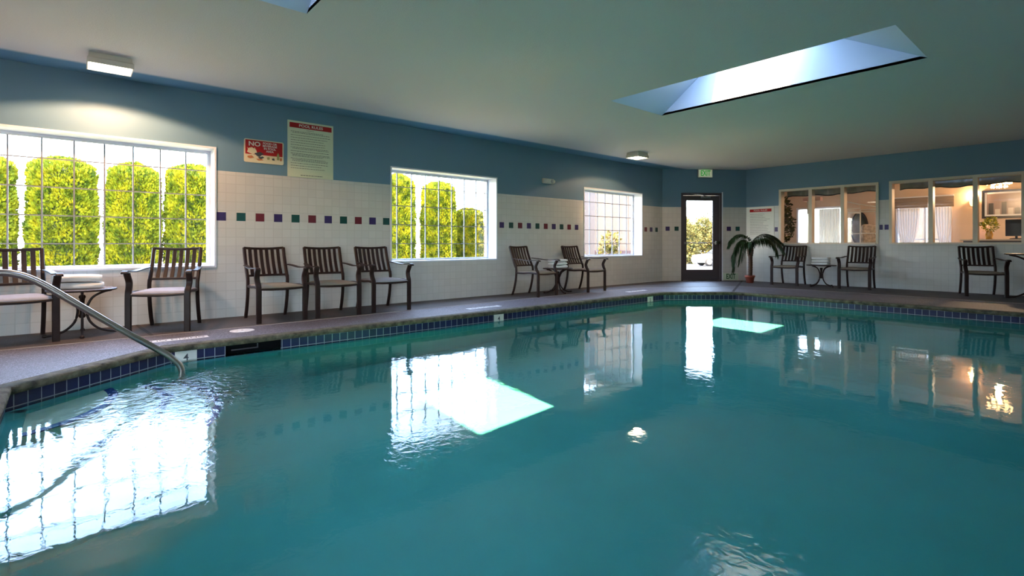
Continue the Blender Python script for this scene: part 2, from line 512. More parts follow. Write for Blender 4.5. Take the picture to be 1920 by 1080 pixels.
def wall_boxes(mb, put, a0, a1, z0, z1, holes):
    """fill a wall run with boxes around rectangular holes; put(a0,a1,z0,z1)"""
    cur = a0
    for (h0, h1, hz0, hz1) in sorted(holes):
        put(cur, h0, z0, z1)
        if hz0 > z0: put(h0, h1, z0, hz0)
        if hz1 < z1: put(h0, h1, hz1, z1)
        cur = h1
    put(cur, a1, z0, z1)


DC = [1, 2, 3]


def diamonds_y(mb, y, seq, n, stop=99):
    h = 0.052
    for k in range(n):
        yy = y + 0.2226 * k
        if yy > stop: break
        mb.box(WX - 0.001, WX + 0.0025, yy - h, yy + h, 1.26 - h, 1.26 + h, DC[seq[k % len(seq)]])


# left wall
mb = MB()
wall_boxes(mb, lambda a, b_, c_, d_: mb.box(WX - WT, WX, a, b_, c_, d_), Y0, C1.y + 0.02, 0.0, ROOFZ, LW)
diamonds_y(mb, 1.395, [0, 1, 2], 11, 3.66)
diamonds_y(mb, 5.90, [0, 1, 2], 11, 8.08)
diamonds_y(mb, 10.33, [2, 0, 1], 4, 10.98)
struct(mb, 'wall_left', [M['wall_l'], M['d_purple'], M['d_green'], M['d_red']])

# door wall (diagonal)
DV = (C2 - C1); DL = DV.length; DV.normalize(); DN = Vector((-DV.y, DV.x, 0))   # outward normal


def dwp(s_, d_=0.0, z=0.0):
    p = C1 + DV * s_ + DN * d_
    return Vector((p.x, p.y, z))


def dbox(mb, s0, s1, d0, d1, z0, z1, mi=0):
    c_ = (dwp(s0, d0, z0) + dwp(s1, d1, z1)) / 2
    return mb.obox(c_, DV * ((s1 - s0) / 2), DN * ((d1 - d0) / 2), Vector((0, 0, (z1 - z0) / 2)), mi)


mb = MB()
wall_boxes(mb, lambda a, b_, c_, d_: dbox(mb, a, b_, 0.0, WT, c_, d_), -0.12, DL + 0.12, 0.0, ROOFZ, [(0.47, 1.50, 0.0, 2.18)])
for s_, k in ((0.13, 1), (0.355, 2), (1.68, 1), (1.905, 2)):
    dbox(mb, s_ - 0.052, s_ + 0.052, -0.0025, 0.001, 1.24, 1.344, k)
struct(mb, 'wall_door_side', [M['wall_d'], M['d_purple'], M['d_green']])

# far wall with the two lobby windows
mb = MB()
wall_boxes(mb, lambda a, b_, c_, d_: mb.box(a, b_, WY, WY + 0.16, c_, d_), C2.x - 0.02, X1, 0.0, ROOFZ, RW)
for x_, k in ((-5.165, 1), (-3.085, 1), (-2.985, 1)):
    mb.box(x_ - (0.02 if x_ > -3.1 and x_ < -3.05 else 0.035), x_ + 0.035, WY - 0.0025, WY + 0.001, 1.21, 1.314, k)
struct(mb, 'wall_far', [M['wall_r'], M['d_purple']])
mb = MB(); wall_boxes(mb, lambda a, b_, c_, d_: mb.box(X1, X1 + 0.2, a, b_, c_, d_), Y0 - 0.2, WY + 0.16, 0, ROOFZ, NW)
struct(mb, 'wall_right', M['wall_l'])
mb = MB(); mb.box(WX - WT, X1 + 0.2, Y0 - 0.2, Y0, 0, ROOFZ)
struct(mb, 'wall_near', M['wall_r'])

# ceiling slab with three openings (rear one added for light), flared shafts, roof slab
mb = MB()
xs = [WX - WT, SKY[0][0], SKY[0][1], X1 + 0.2]
ys = [Y0 - 0.2, -4.75, -3.58, 0.25, 1.42, 5.25, 6.42, WY + 0.3]
for i in range(3):
    for j in range(7):
        if i == 1 and j in (1, 3, 5): continue
        mb.box(xs[i], xs[i + 1], ys[j], ys[j + 1], CZ, CZ + 0.03)
struct(mb, 'ceiling', M['ceiling'])
for n_, (x0, x1, y0, y1) in enumerate(SKY):  # first shaft and pane belong to the added rear skylight
    g0, g1 = -3.30, -2.30
    mb = MB()
    v = [(x0, y0, CZ), (x1, y0, CZ), (x1, y1, CZ), (x0, y1, CZ), (g0, y0, ROOFZ), (g1, y0, ROOFZ), (g1, y1, ROOFZ), (g0, y1, ROOFZ)]
    mb.add(v, [(0, 1, 5, 4), (1, 2, 6, 5), (2, 3, 7, 6), (3, 0, 4, 7)])
    o = mb.build('skylight_shaft', M['shaft'])
    sm_ = o.modifiers.new('solid', 'SOLIDIFY'); sm_.thickness = 0.012; sm_.offset = 1.0
    tag(o, kind='structure')
    fr_ = MB()
    for a in ((g0 - 0.04, g1 + 0.04, y0 - 0.04, y0), (g0 - 0.04, g1 + 0.04, y1, y1 + 0.04), (g0 - 0.04, g0, y0, y1), (g1, g1 + 0.04, y0, y1)):
        fr_.box(*a, ROOFZ, ROOFZ + 0.09)
    fo = tag(fr_.build('window_%d' % (n_ + 11), M['white']), kind='structure')
    gp_ = MB(); gp_.box(g0, g1, y0, y1, ROOFZ + 0.05, ROOFZ + 0.058)
    gp_.build('glass_pane', M['glass'], fo)
mb = MB()
xs = [WX - WT - 0.1, -3.30, -2.30, X1 + 0.2]
for i in range(3):
    for j in range(7):
        if i == 1 and j in (1, 3, 5): continue
        mb.box(xs[i], xs[i + 1], ys[j], ys[j + 1], ROOFZ, ROOFZ + 0.04)
struct(mb, 'roof', M['ceiling'])

# ------------------------------------------------------------------ pool
P = [(-5.47, 0.66), (-4.60, -0.33), (-0.60, -0.33), (0.35, 0.60), (0.35, 8.60), (-0.50, 9.55), (-4.62, 9.55), (-5.50, 8.50)]
FL = -1.36


def fill_with_hole(outer, hole, z0, z1, name, m_, uv=None):
    bm = bmesh.new()
    def loop(pts):
        vs = [bm.verts.new((p[0], p[1], z1)) for p in pts]
        return [bm.edges.new((vs[i], vs[(i + 1) % len(vs)])) for i in range(len(vs))]
    e = loop(outer) + loop(hole)
    r_ = bmesh.ops.triangle_fill(bm, edges=e, use_beauty=True)
    fs = [f for f in bm.faces]
    ex = bmesh.ops.extrude_face_region(bm, geom=fs)
    bmesh.ops.translate(bm, vec=(0, 0, z0 - z1), verts=[g for g in ex['geom'] if isinstance(g, bmesh.types.BMVert)])
    bmesh.ops.recalc_face_normals(bm, faces=bm.faces)
    me = bpy.data.meshes.new(name); bm.to_mesh(me); bm.free()
    me.materials.append(m_)
    o = bpy.data.objects.new(name, me); COL.objects.link(o)
    return o


def offset_poly(pts, d):
    """positive d moves outwards for a counter-clockwise loop (signed-area aware)"""
    n = len(pts)
    A = sum(pts[i][0] * pts[(i + 1) % n][1] - pts[(i + 1) % n][0] * pts[i][1] for i in range(n))
    sgn = 1 if A > 0 else -1
    out_ = []
    for i in range(n):
        p0, p1, p2 = Vector(pts[i - 1]), Vector(pts[i]), Vector(pts[(i + 1) % n])
        d1 = (p1 - p0).normalized(); d2 = (p2 - p1).normalized()
        n1 = Vector((d1.y, -d1.x)) * sgn; n2 = Vector((d2.y, -d2.x)) * sgn
        b_ = (n1 + n2); b_ = b_ / b_.length_squared * 2
        q = p1 + b_ * d
        out_.append((q.x, q.y))
    return out_


# pool-side deck and outer deck, split along the caulk seam
SEAM = [(-6.22, Y0), (-6.22, 1.9), (-6.28, 3.4), (-6.45, 8.9), (-5.20, 10.95), (-4.3, 11.09), (X1, 11.09), (X1, Y0)]
PC = offset_poly(P, 0.10)
o = tag(fill_with_hole(SEAM, PC, -0.3, 0.0, 'floor', M['deck']), kind='structure')
OUT = [(WX - 0.02, Y0), (WX - 0.02, C1.y), (C2.x, WY + 0.02), (X1, WY + 0.02), (X1, 11.09), (-4.3, 11.09), (-5.20, 10.95), (-6.45, 8.9), (-6.28, 3.4), (-6.22, 1.9), (-6.22, Y0)]
mb = MB(); mb.prism(OUT, -0.3, 0.0)
struct(mb, 'floor_outer', M['deck_out'])
mb = MB()
sp_ = [(-6.22, Y0), (-6.22, 1.9), (-6.28, 3.4), (-6.45, 8.9), (-5.20, 10.95), (-4.3, 11.09), (X1, 11.09)]
mb.sweep([(x, y, 0.0005) for x, y in sp_], [(-0.011, -0.002), (0.011, -0.002), (0.011, 0.0025), (-0.011, 0.0025)], smooth=False)
struct(mb, 'trim_1', M['seam'])
# dark drain joints across the deck
mb = MB()
mb.sweep([(-5.93, 12.6, 0.001), (-4.72, 9.66, 0.001)], [(-0.022, -0.003), (0.022, -0.003), (0.022, 0.003), (-0.022, 0.003)], smooth=False)
mb.sweep([(-7.15, 0.55, 0.001), (-6.24, 0.60, 0.001)], [(-0.014, -0.003), (0.014, -0.003), (0.014, 0.003), (-0.014, 0.003)], smooth=False)
struct(mb, 'trim_2', M['joint'])

# coping: rounded weathered lip around the water
PO = offset_poly(P, 0.12)
n_ = len(P)
mb = MB()
ring = []
for d_, z_ in ((0.105, -0.052), (0.105, 0.0015), (-0.012, 0.0025), (-0.026, -0.005), (-0.030, -0.022), (-0.024, -0.050)):
    pl = offset_poly(P, d_)
    # subdivide each side for an uneven worn edge
    loop = []
    for i in range(n_):
        a = Vector(pl[i]); b_ = Vector(pl[(i + 1) % n_])
        L_ = (Vector(P[(i + 1) % n_]) - Vector(P[i])).length
        k = max(2, int(L_ / 0.035))
        for j in range(k):
            q = a.lerp(b_, j / k)
            wob = (noise.noise(Vector((q.x * 5, q.y * 5, z_ * 30))) * 0.006 + noise.noise(Vector((q.x * 19, q.y * 19, z_ * 60))) * 0.006) if z_ < 0 and d_ < 0.1 else 0.0
            loop.append((q.x + wob, q.y + wob, z_ + wob * 0.5))
    ring.append(loop)
m_ = len(ring[0]); r_ = len(ring)
vs_ = [p for loop in ring for p in loop]
fs_ = [(i * m_ + j, i * m_ + (j + 1) % m_, ((i + 1) % r_) * m_ + (j + 1) % m_, ((i + 1) % r_) * m_ + j) for i in range(r_) for j in range(m_)]
mb.add(vs_, fs_, 0, True)
struct(mb, 'trim_3', M['coping'])

# basin: plaster walls and floor, tile band, skimmer recess in the left side
SK0, SK1 = 1.10, 1.60
mb = MB()
side = []
for i in range(n_):
    a, b_ = P[i], P[(i + 1) % n_]
    side.append((a, b_))


def wallquad(mb, a, b_, z0, z1, mi=0):
    mb.add([(a[0], a[1], z0), (b_[0], b_[1], z0), (b_[0], b_[1], z1), (a[0], a[1], z1)], [(0, 1, 2, 3)], mi)


TB = -0.225
for a, b_ in side:
    wallquad(mb, a, b_, FL, TB)
mb.add([(p[0], p[1], FL) for p in P], [tuple(range(n_))])
bas = mb.build('pool_basin', M['plaster'], recalc=False)
sm_ = bas.modifiers.new('solid', 'SOLIDIFY'); sm_.thickness = 0.10; sm_.offset = -1.0
tag(bas, kind='structure')
# shallow corner steps
for k, (rr_, zt) in enumerate(((0.70, -0.30), (1.02, -0.56), (1.34, -0.82))):
    mb = MB()
    cxy = (-4.75, -0.48)
    pts = []
    # arc clipped to the pool outline
    for i in range(0, 61):
        a = math.radians(-20 + 170 * i / 60)
        x_ = cxy[0] + rr_ * math.cos(a); y_ = cxy[1] + rr_ * math.sin(a)
        inside = y_ > -0.33 and (x_ > -5.47) and ((x_ + 5.47) * 0.99 + (y_ - 0.66) * 0.87 > 0)
        if inside: pts.append((x_, y_))
    pts = pts + ([(-5.47, 0.66)] if rr_ > 1.3 else []) + [(-4.60, -0.33)]
    mb.prism(pts, FL, zt)
    so_ = struct(mb, 'pool_step', M['step_plaster'])
    rim = MB()
    arc = [(p[0], p[1], zt + 0.002) for p in pts[:-1] if p != (-5.47, 0.66)]
    rim.sweep(arc, [(-0.03, -0.02), (0.03, -0.02), (0.03, 0.003), (-0.03, 0.003)], smooth=False)
    ro = rim.build('step_edge_tiles', M['pool_blue'], so_)


def band_mat(rot):
    return tile_mat('navy waterline tile %.2f' % rot, (0.005, 0.008, 0.05), (0.26, 0.28, 0.30), 0.086, mortar=0.0035, rough=0.4, var=0.3, rot=rot, zoff=0.052)


mb = MB(); bmats = []
for i, (a, b_) in enumerate(side):
    rot = math.atan2(b_[1] - a[1], b_[0] - a[0])
    bmats.append(band_mat(rot))
    a_, c_ = Vector(a), Vector(b_)
    if i == n_ - 1:       # left long side: leave the skimmer mouth open
        u = (c_ - a_).normalized()
        s1 = a_.lerp(c_, (8.5 - SK1) / (8.5 - 0.66)); s0 = a_.lerp(c_, (8.5 - SK0) / (8.5 - 0.66))
        wallquad(mb, a_, s1, TB, -0.05, i); wallquad(mb, s0, c_, TB, -0.05, i)
        wallquad(mb, s1, s0, TB, -0.19, i)
        SKP = (s0, s1)
    else:
        wallquad(mb, a_, c_, TB, -0.05, i)
struct(mb, 'trim_4', bmats, recalc=False)
# skimmer
s0, s1 = SKP
sk = empty('pool_skimmer', (s0.x, (s0.y + s1.y) / 2, -0.12))
tag(sk, 'dark rectangular skimmer mouth under the coping of the left pool side', 'pool skimmer')
ox, oy, oz = sk.location
mb = MB()
x_in, x_out = -5.475 - ox, -5.475 - 0.088 - ox
ya, yb = s0.y - oy, s1.y - oy
mb.add([(x_in, ya, TB - oz), (x_in, yb, TB - oz), (x_out, yb, TB - oz), (x_out, ya, TB - oz), (x_in, ya, -0.045 - oz), (x_in, yb, -0.045 - oz), (x_out, yb, -0.045 - oz), (x_out, ya, -0.045 - oz)],
       [(0, 3, 2, 1), (3, 7, 6, 2), (0, 4, 7, 3), (1, 2, 6, 5), (4, 5, 6, 7)])
mb.build('recess', M['dark'], sk, recalc=False)
mb = MB(); mb.box(x_in - 0.05, x_in - 0.042, ya + 0.06, ya + 0.30, -0.115 - oz, -0.105 - oz)
mb.box(x_in - 0.05, x_in - 0.042, ya + 0.29, ya + 0.30, -0.105 - oz, -0.07 - oz)
mb.build('weir_flap', M['bronze2'], sk)

# water body
mb = MB()
PW = offset_poly(P, 0.03)
n8 = len(PW)
mb.add([(p[0], p[1], WATER) for p in PW], [tuple(range(n8))], 0, True)
mb.add([(p[0], p[1], FL - 0.03) for p in PW] + [(p[0], p[1], WATER) for p in PW],
       [tuple(range(n8))[::-1]] + [(i, (i + 1) % n8, n8 + (i + 1) % n8, n8 + i) for i in range(n8)])
wt = struct(mb, 'pool_water', M['water'], recalc=False)
wt.cycles.is_caustics_caster = True
bas.cycles.is_caustics_receiver = True

# ------------------------------------------------------------------ windows on the left wall
def left_window(n, y0, y1, z0, z1):
    fo = MB()
    # reveal lining and rim
    e_ = 0.022
    fo.box(GX - 0.02, WX + 0.012, y0, y0 + e_, z0, z1)
    fo.box(GX - 0.02, WX + 0.012, y1 - e_, y1, z0, z1)
    fo.box(GX - 0.02, WX + 0.012, y0 + e_, y1 - e_, z0, z0 + e_)
    fo.box(GX - 0.02, WX + 0.012, y0 + e_, y1 - e_, z1 - e_, z1)
    o_w = fo.build('window_%d' % n, M['white'])
    tag(o_w, kind='structure')
    f2 = MB()
    f2.box(GX - 0.02, GX + 0.02, y0 + e_, y0 + 0.06, z0 + e_, z1 - e_)
    f2.box(GX - 0.02, GX + 0.02, y1 - 0.06, y1 - e_, z0 + e_, z1 - e_)
    f2.box(GX - 0.02, GX + 0.02, y0 + 0.06, y1 - 0.06, z0 + e_, z0 + 0.05)
    f2.box(GX - 0.02, GX + 0.02, y0 + 0.06, y1 - 0.06, z1 - 0.06, z1 - e_)
    f2.build('window_frame', M['white'], o_w)
    g_ = MB()
    nc = 8; step = 0.262
    for k in range(1, nc):
        yy = y1 - 0.022 - step * k
        if yy < y0 + 0.05: break
        g_.box(GX - 0.008, GX + 0.012, yy - 0.007, yy + 0.007, z0 + 0.05, z1 - 0.06)
    for k in range(1, 5):
        zz = z0 - 0.015 + 0.305 * k
        g_.box(GX - 0.0075, GX + 0.0115, y0 + 0.06, y1 - 0.06, zz - 0.006, zz + 0.006)
    g_.build('muntin_grid', M['lead'], o_w)
    p_ = MB(); p_.box(GX - 0.014, GX - 0.009, y0 + 0.03, y1 - 0.03, z0 + 0.03, z1 - 0.03)
    p_.build('glass_pane', M['glass'], o_w)


for i, (a, b_, c_, d_) in enumerate(LW):  # first one is the added rear window, out of view
    left_window(i + 1, a, b_, c_, d_)

# lobby windows
def lobby_window(n, x0, x1, z0, z1, mull):
    fo = MB(); e_ = 0.05
    a, b_ = WY - 0.02, WY + 0.17
    fo.box(x0, x0 + e_, a, b_, z0, z1); fo.box(x1 - e_, x1, a, b_, z0, z1)
    fo.box(x0 + e_, x1 - e_, a, b_, z1 - e_, z1); fo.box(x0 + e_, x1 - e_, a - 0.015, b_, z0 - 0.01, z0 + 0.025)
    o_w = tag(fo.build('window_%d' % n, M['cream']), kind='structure')
    for x_ in mull:
        q = MB(); q.box(x_ - 0.035, x_ + 0.035, a, b_, z0 + 0.025, z1 - e_)
        q.build('mullion', M['cream'], o_w)
    xs_ = [x0 + e_] + [v_ for x_ in mull for v_ in (x_ - 0.035, x_ + 0.035)] + [x1 - e_]
    for k in range(0, len(xs_), 2):
        g_ = MB(); g_.box(xs_[k], xs_[k + 1], WY + 0.09, WY + 0.096, z0 + 0.025, z1 - e_)
        g_.build('glass_pane', M['glass'], o_w)


lobby_window(5, *RW[0], [-4.42, -3.78])
lobby_window(6, *RW[1], [-2.27, -1.62])

# added wide window in the unseen right wall, extra daylight for the room
q = MB()
for (a, b_, z0, z1) in NW:
    for y_ in [a + 0.03 + (b_ - a - 0.06) * i / 4 for i in range(5)]:
        q.box(X1 + 0.05, X1 + 0.15, y_ - 0.03, y_ + 0.03, z0, z1)
    q.box(X1 + 0.05, X1 + 0.15, a, b_, z0, z0 + 0.05); q.box(X1 + 0.05, X1 + 0.15, a, b_, z1 - 0.05, z1)
nwo = tag(q.build('window_15', M['white']), kind='structure')
q = MB(); q.box(X1 + 0.10, X1 + 0.105, NW[0][0] + 0.02, NW[0][1] - 0.02, 0.42, 2.43); q.build('glass_pane', M['glass'], nwo)

# ------------------------------------------------------------------ exit door
dr = MB()
dbox(dr, 0.47, 0.52, 0.0, 0.14, 0.0, 2.18); dbox(dr, 1.455, 1.50, 0.0, 0.14, 0.0, 2.18); dbox(dr, 0.52, 1.455, 0.0, 0.14, 2.12, 2.18)
door = tag(dr.build('door_1', M['bronze2']), kind='structure')
q = MB()
dbox(q, 0.53, 0.62, 0.03, 0.075, 0.02, 2.11); dbox(q, 1.29, 1.445, 0.03, 0.075, 0.02, 2.11)
dbox(q, 0.62, 1.29, 0.03, 0.075, 0.02, 0.28); dbox(q, 0.62, 1.29, 0.03, 0.075, 1.99, 2.11)
q.build('door_leaf', M['bronze2'], door)
q = MB(); dbox(q, 0.62, 1.29, 0.048, 0.056, 0.28, 1.99); q.build('glass_pane', M['glass'], door)
q = MB(); q.tube([dwp(0.57, -0.045, 0.94), dwp(1.36, -0.045, 0.94)], 0.012)
dbox(q, 0.55, 0.60, -0.05, 0.03, 0.91, 0.97); dbox(q, 1.33, 1.42, -0.06, 0.03, 0.90, 0.99)
q.build('push_bar', M['steel'], door)
q = MB(); dbox(q, 0.95, 1.20, -0.04, 0.03, 2.045, 2.10); q.tube([dwp(1.1, -0.03, 2.09), dwp(0.9, -0.16, 2.12), dwp(0.68, -0.01, 2.15)], 0.009)
q.build('door_closer', M['chrome'], door)
q = MB(); dbox(q, 1.50, 1.525, -0.012, 0.02, 0.0, 2.20)
q.build('white_edge_trim', M['white'], door)
q = MB(); dbox(q, 0.52, 1.455, 0.0, 0.14, 0.0, 0.02); q.build('threshold', M['steel'], door)
#=====OBJ=====
# ------------------------------------------------------------------ chairs
def make_chair(seat_mat, name='patio_armchair'):
    """front towards +X, origin on the floor under the seat centre"""
    r = empty(name)
    B = M['bronze']
    W2 = 0.262
    for s in (-1, 1):
        q = MB()
        q.bar(smooth_path([(0.27, s * W2, 0.0), (0.27, s * W2, 0.22), (0.268, s * W2, 0.40), (0.235, s * (W2 + 0.004), 0.475), (0.225, s * (W2 + 0.008), 0.53), (0.262, s * (W2 + 0.012), 0.60), (0.268, s * (W2 + 0.012), 0.622)], 5), 0.058, 0.032, ref=(1, 0, 0))
        o = q.build('leg', B, r)
        q = MB()
        q.bar(smooth_path([(-0.345, s * 0.235, 0.0), (-0.300, s * 0.235, 0.12), (-0.262, s * 0.235, 0.28), (-0.250, s * 0.235, 0.44), (-0.262, s * 0.235, 0.52)], 5), 0.036, 0.036, ref=(1, 0, 0))
        q.build('leg', B, r)
        q = MB()
        q.bar(smooth_path([(-0.29, s * 0.250, 0.655), (-0.16, s * 0.268, 0.645), (0.02, s * 0.280, 0.628), (0.18, s * 0.284, 0.633), (0.275, s * 0.284, 0.640), (0.315, s * 0.284, 0.628), (0.318, s * 0.284, 0.612)], 4), 0.054, 0.012, ref=(0, 0, 1))
        q.build('armrest', B, r)
    # back frame: two posts leaning back, bowed top and bottom rail
    def back(y, h):          # centre line of the back surface
        t_ = (h - 0.50) / 0.38
        return Vector((-0.262 - 0.150 * t_ - 0.012 * math.sin(PI * min(max(t_, 0), 1)) - 0.028 * (1 - (y / 0.235) ** 2), y, h))
    q = MB()
    for s in (-1, 1):
        q.bar([back(s * 0.235, 0.50 + 0.37 * k / 8) for k in range(9)], 0.036, 0.036, ref=(1, 0, 0))
    def sag(y): return 0.012 * (1 - (y / 0.235) ** 2)
    q.bar([back(-0.235 + 0.47 * k / 12, 0.868 - sag(-0.235 + 0.47 * k / 12)) for k in range(13)], 0.022, 0.030, ref=(0, 0, 1))
    q.bar([back(-0.235 + 0.47 * k / 12, 0.525) for k in range(13)], 0.020, 0.026, ref=(0, 0, 1))
    q.build('back_frame', B, r)
    for k in range(6):
        y = -0.235 + 0.47 * (k + 1) / 7
        q = MB()
        q.bar([back(y, 0.525 + (0.868 - 0.012 - 0.525) * j / 8) + Vector((-0.006 * math.sin(PI * j / 8), 0, 0)) for j in range(9)], 0.040, 0.010, ref=(1, 0, 0))
        q.build('back_slat', B, r)
    q = MB()
    zz = 0.40
    q.bar([(0.27, -W2, zz - 0.005), (0.275, -0.13, zz - 0.013), (0.278, 0, zz - 0.016), (0.275, 0.13, zz - 0.013), (0.27, W2, zz - 0.005)], 0.024, 0.026)
    q.bar([(-0.25, -0.235, zz), (-0.25, 0.235, zz)], 0.022, 0.024)
    for s in (-1, 1):
        q.bar(smooth_path([(0.27, s * W2, zz), (0.10, s * 0.255, zz + 0.012), (-0.08, s * 0.245, zz), (-0.25, s * 0.235, zz)], 4), 0.022, 0.030)
    q.build('seat_frame', B, r)
    q = MB()
    nx, ny = 10, 10
    v = []; f = []
    for top in (1, 0):
        for i in range(nx + 1):
            for j in range(ny + 1):
                u = i / nx; w_ = j / ny
                x = -0.235 + 0.515 * u; y = (-1 + 2 * w_) * (0.226 + 0.016 * u)
                e_ = (min(u, 1 - u, w_, 1 - w_) > 0.001)
                cr = 0.012 + 0.016 * math.sin(PI * w_) ** 0.5 * (0.4 + 0.6 * math.sin(PI * min(1, u + 0.08))) if e_ else 0.006
                z = zz + 0.014 + (cr if top else -0.004) - 0.010 * math.sin(PI * u) * math.sin(PI * w_) - (0.012 if u > 0.95 else 0)
                v.append((x, y, z))
    k = (nx + 1) * (ny + 1)
    for i in range(nx):
        for j in range(ny):
            a = i * (ny + 1) + j
            f.append((a, a + 1, a + ny + 2, a + ny + 1)); f.append((k + a, k + a + ny + 1, k + a + ny + 2, k + a + 1))
    rim = [i * (ny + 1) for i in range(nx + 1)] + [nx * (ny + 1) + j for j in range(1, ny + 1)] + [i * (ny + 1) + ny for i in range(nx - 1, -1, -1)] + [j for j in range(ny - 1, 0, -1)]
    for i in range(len(rim)):
        a, b_ = rim[i], rim[(i + 1) % len(rim)]
        f.append((a, k + a, k + b_, b_))
    q.add(v, f, 0, True)
    q.build('seat', seat_mat, r)
    return r


chair_tan = make_chair(M['sling'])
chair_pale = make_chair(M['cushion'])
used = set()


def place_chair(proto, x, y, deg, label, group):
    o = proto if proto.name not in used else copy_tree(proto)
    used.add(proto.name)
    o.location = (x, y, 0); o.rotation_euler = (0, 0, math.radians(deg))
    tag(o, label, 'chair', group)
    return o


GL = 'slatted armchairs along the window wall'; GR = 'slatted armchairs along the lobby wall'
place_chair(chair_pale, -6.68, -0.42, 8, 'slatted armchair with pale seat, cut off by the left edge of the photo', GL)
place_chair(chair_pale, -6.66, 0.77, -22, 'slatted armchair with pale seat under the largest window, right of the towel table', GL)
place_chair(chair_tan, -6.63, 1.87, 2, 'leftmost of the three armchairs in a row under the pool rules sign, tan seat', GL)
place_chair(chair_tan, -6.62, 2.57, -3, 'middle of the three armchairs in a row beneath the pool rules sign, tan seat', GL)
place_chair(chair_pale, -6.65, 3.31, -1, 'rightmost of the three armchairs in a row, pale seat, beside the middle window', GL)
place_chair(chair_tan, -6.67, 6.27, 8, 'slatted armchair left of the towel table between the middle and far windows', GL)
place_chair(chair_tan, -6.68, 7.62, 3, 'slatted armchair right of the towel table, beneath the left edge of the far window', GL)
place_chair(chair_tan, -4.70, 12.23, -88, 'slatted armchair next to the potted palm under the left lobby window', GR)
place_chair(chair_tan, -3.37, 12.23, -86, 'slatted armchair under the left lobby window, right of the towel table', GR)
place_chair(chair_tan, -1.47, 12.23, -71, 'slatted armchair at far right under the right lobby window, beside the tall table', GR)


# ------------------------------------------------------------------ side tables
def make_side_table():
    r = empty('side_table')
    q = MB()
    q.lathe([(0.0001, 0.0), (0.262, 0.0), (0.275, 0.005), (0.278, 0.012), (0.272, 0.018), (0.255, 0.017), (0.25, 0.0135), (0.0001, 0.0135)], 40, (0, 0, 0.448), 0, True, False)
    q.build('table_top', M['table_top'], r)
    q = MB()
    q.tube([(0.274 * math.cos(2 * PI * i / 40), 0.274 * math.sin(2 * PI * i / 40), 0.455) for i in range(40)], 0.010, 8, closed=True)
    q.build('top_rim', M['bronze'], r)
    q = MB()
    for k in range(0):
        pass
    q.lathe([(0.022, 0.17), (0.03, 0.19), (0.022, 0.21), (0.018, 0.30), (0.022, 0.36), (0.03, 0.38), (0.022, 0.40)], 14)
    q.build('hub', M['bronze'], r)
    for k in range(4):
        a = PI / 2 * k + PI / 4
        ca, sa = math.cos(a), math.sin(a)
        prof = [(0.235, 0.440), (0.17, 0.425), (0.085, 0.375), (0.042, 0.29), (0.036, 0.22), (0.060, 0.13), (0.125, 0.055), (0.205, 0.020), (0.262, 0.012), (0.285, 0.016)]
        q = MB(); q.tube(smooth_path([(c_ * ca, c_ * sa, z_) for c_, z_ in prof], 4), 0.0115, 8)
        q.lathe([(0.016, 0.0), (0.020, 0.006), (0.020, 0.018), (0.012, 0.028)], 10, (0.283 * ca, 0.283 * sa, 0.0))
        q.build('leg', M['bronze'], r)
    return r


tb = make_side_table(); tb.location = (-6.78, 0.07, 0); tb.rotation_euler.z = 0.77
tag(tb, 'round low side table holding towels under the largest window, nearest the handrail', 'table', 'low side tables')
t2 = copy_tree(tb); t2.location = (-6.76, 6.93, 0); t2.rotation_euler.z = 0.5
tag(t2, 'round low side table holding towels between the middle and far window-wall windows', 'table')
t3 = copy_tree(tb); t3.location = (-4.05, 12.27, 0); t3.rotation_euler.z = 0.35
tag(t3, 'round low side table holding towels beneath the left lobby window', 'table')


# ------------------------------------------------------------------ towels
def make_towel(w_=0.34, d_=0.20, h_=0.042, seed=0):
    q = MB()
    n = 22
    rnd = random.Random(seed)
    ph = rnd.random() * 6
    prof = []
    # spiral-folded section: rounded ends with three layers showing as grooves
    for i in range(n):
        a = 2 * PI * i / n
        ca, sa = math.cos(a), math.sin(a)
        x = (abs(ca) ** 0.45) * (1 if ca > 0 else -1) * d_ / 2
        z = (abs(sa) ** 0.6) * (1 if sa > 0 else -1) * h_ / 2
        prof.append((x, z))
    path = []; sc_ = []
    m_ = 14
    vs = []
    for k in range(m_ + 1):
        u = k / m_
        y = (-0.5 + u) * w_
        e = 1 - 0.16 * (abs(2 * u - 1) ** 6)
        for (x, z) in prof:
            nn = noise.noise(Vector((x * 14 + seed, y * 12, z * 30))) * 0.006
            vs.append((y, x * e + nn, z * e + h_ / 2 + 0.004 * math.sin(u * 5 + ph) * (1 if z > 0 else 0.0) + (nn if z > 0 else 0)))
    fs = []
    for k in range(m_):
        for j in range(n):
            j2 = (j + 1) % n
            fs.append((k * n + j, k * n + j2, (k + 1) * n + j2, (k + 1) * n + j))
    fs.append(tuple(range(n))[::-1]); fs.append(tuple(m_ * n + j for j in range(n)))
    q.add(vs, fs, 0, True)
    for s in (-1, 1):   # fold line piping along the long edge
        pass
    return q


def towel_stack(x, y, z, rz, n, where, w_=0.33, d_=0.22, h_=0.040, seed=0):
    gap = 0.005
    names = {1: ['only'], 2: ['bottom', 'top'], 3: ['bottom', 'middle', 'top']}[n]
    for k in range(n):
        o = make_towel(w_, d_, h_, seed + k).build('folded_towel', M['towel'])
        o.location = (x + 0.006 * k, y - 0.008 * k, z + k * (h_ + 0.007))
        o.rotation_euler = (0, 0, rz + (0.08 if k % 2 else -0.03))
        tag(o, 'folded white towel, %s of stack %s' % (names[k], where), 'towel', 'folded white towels on the side tables')


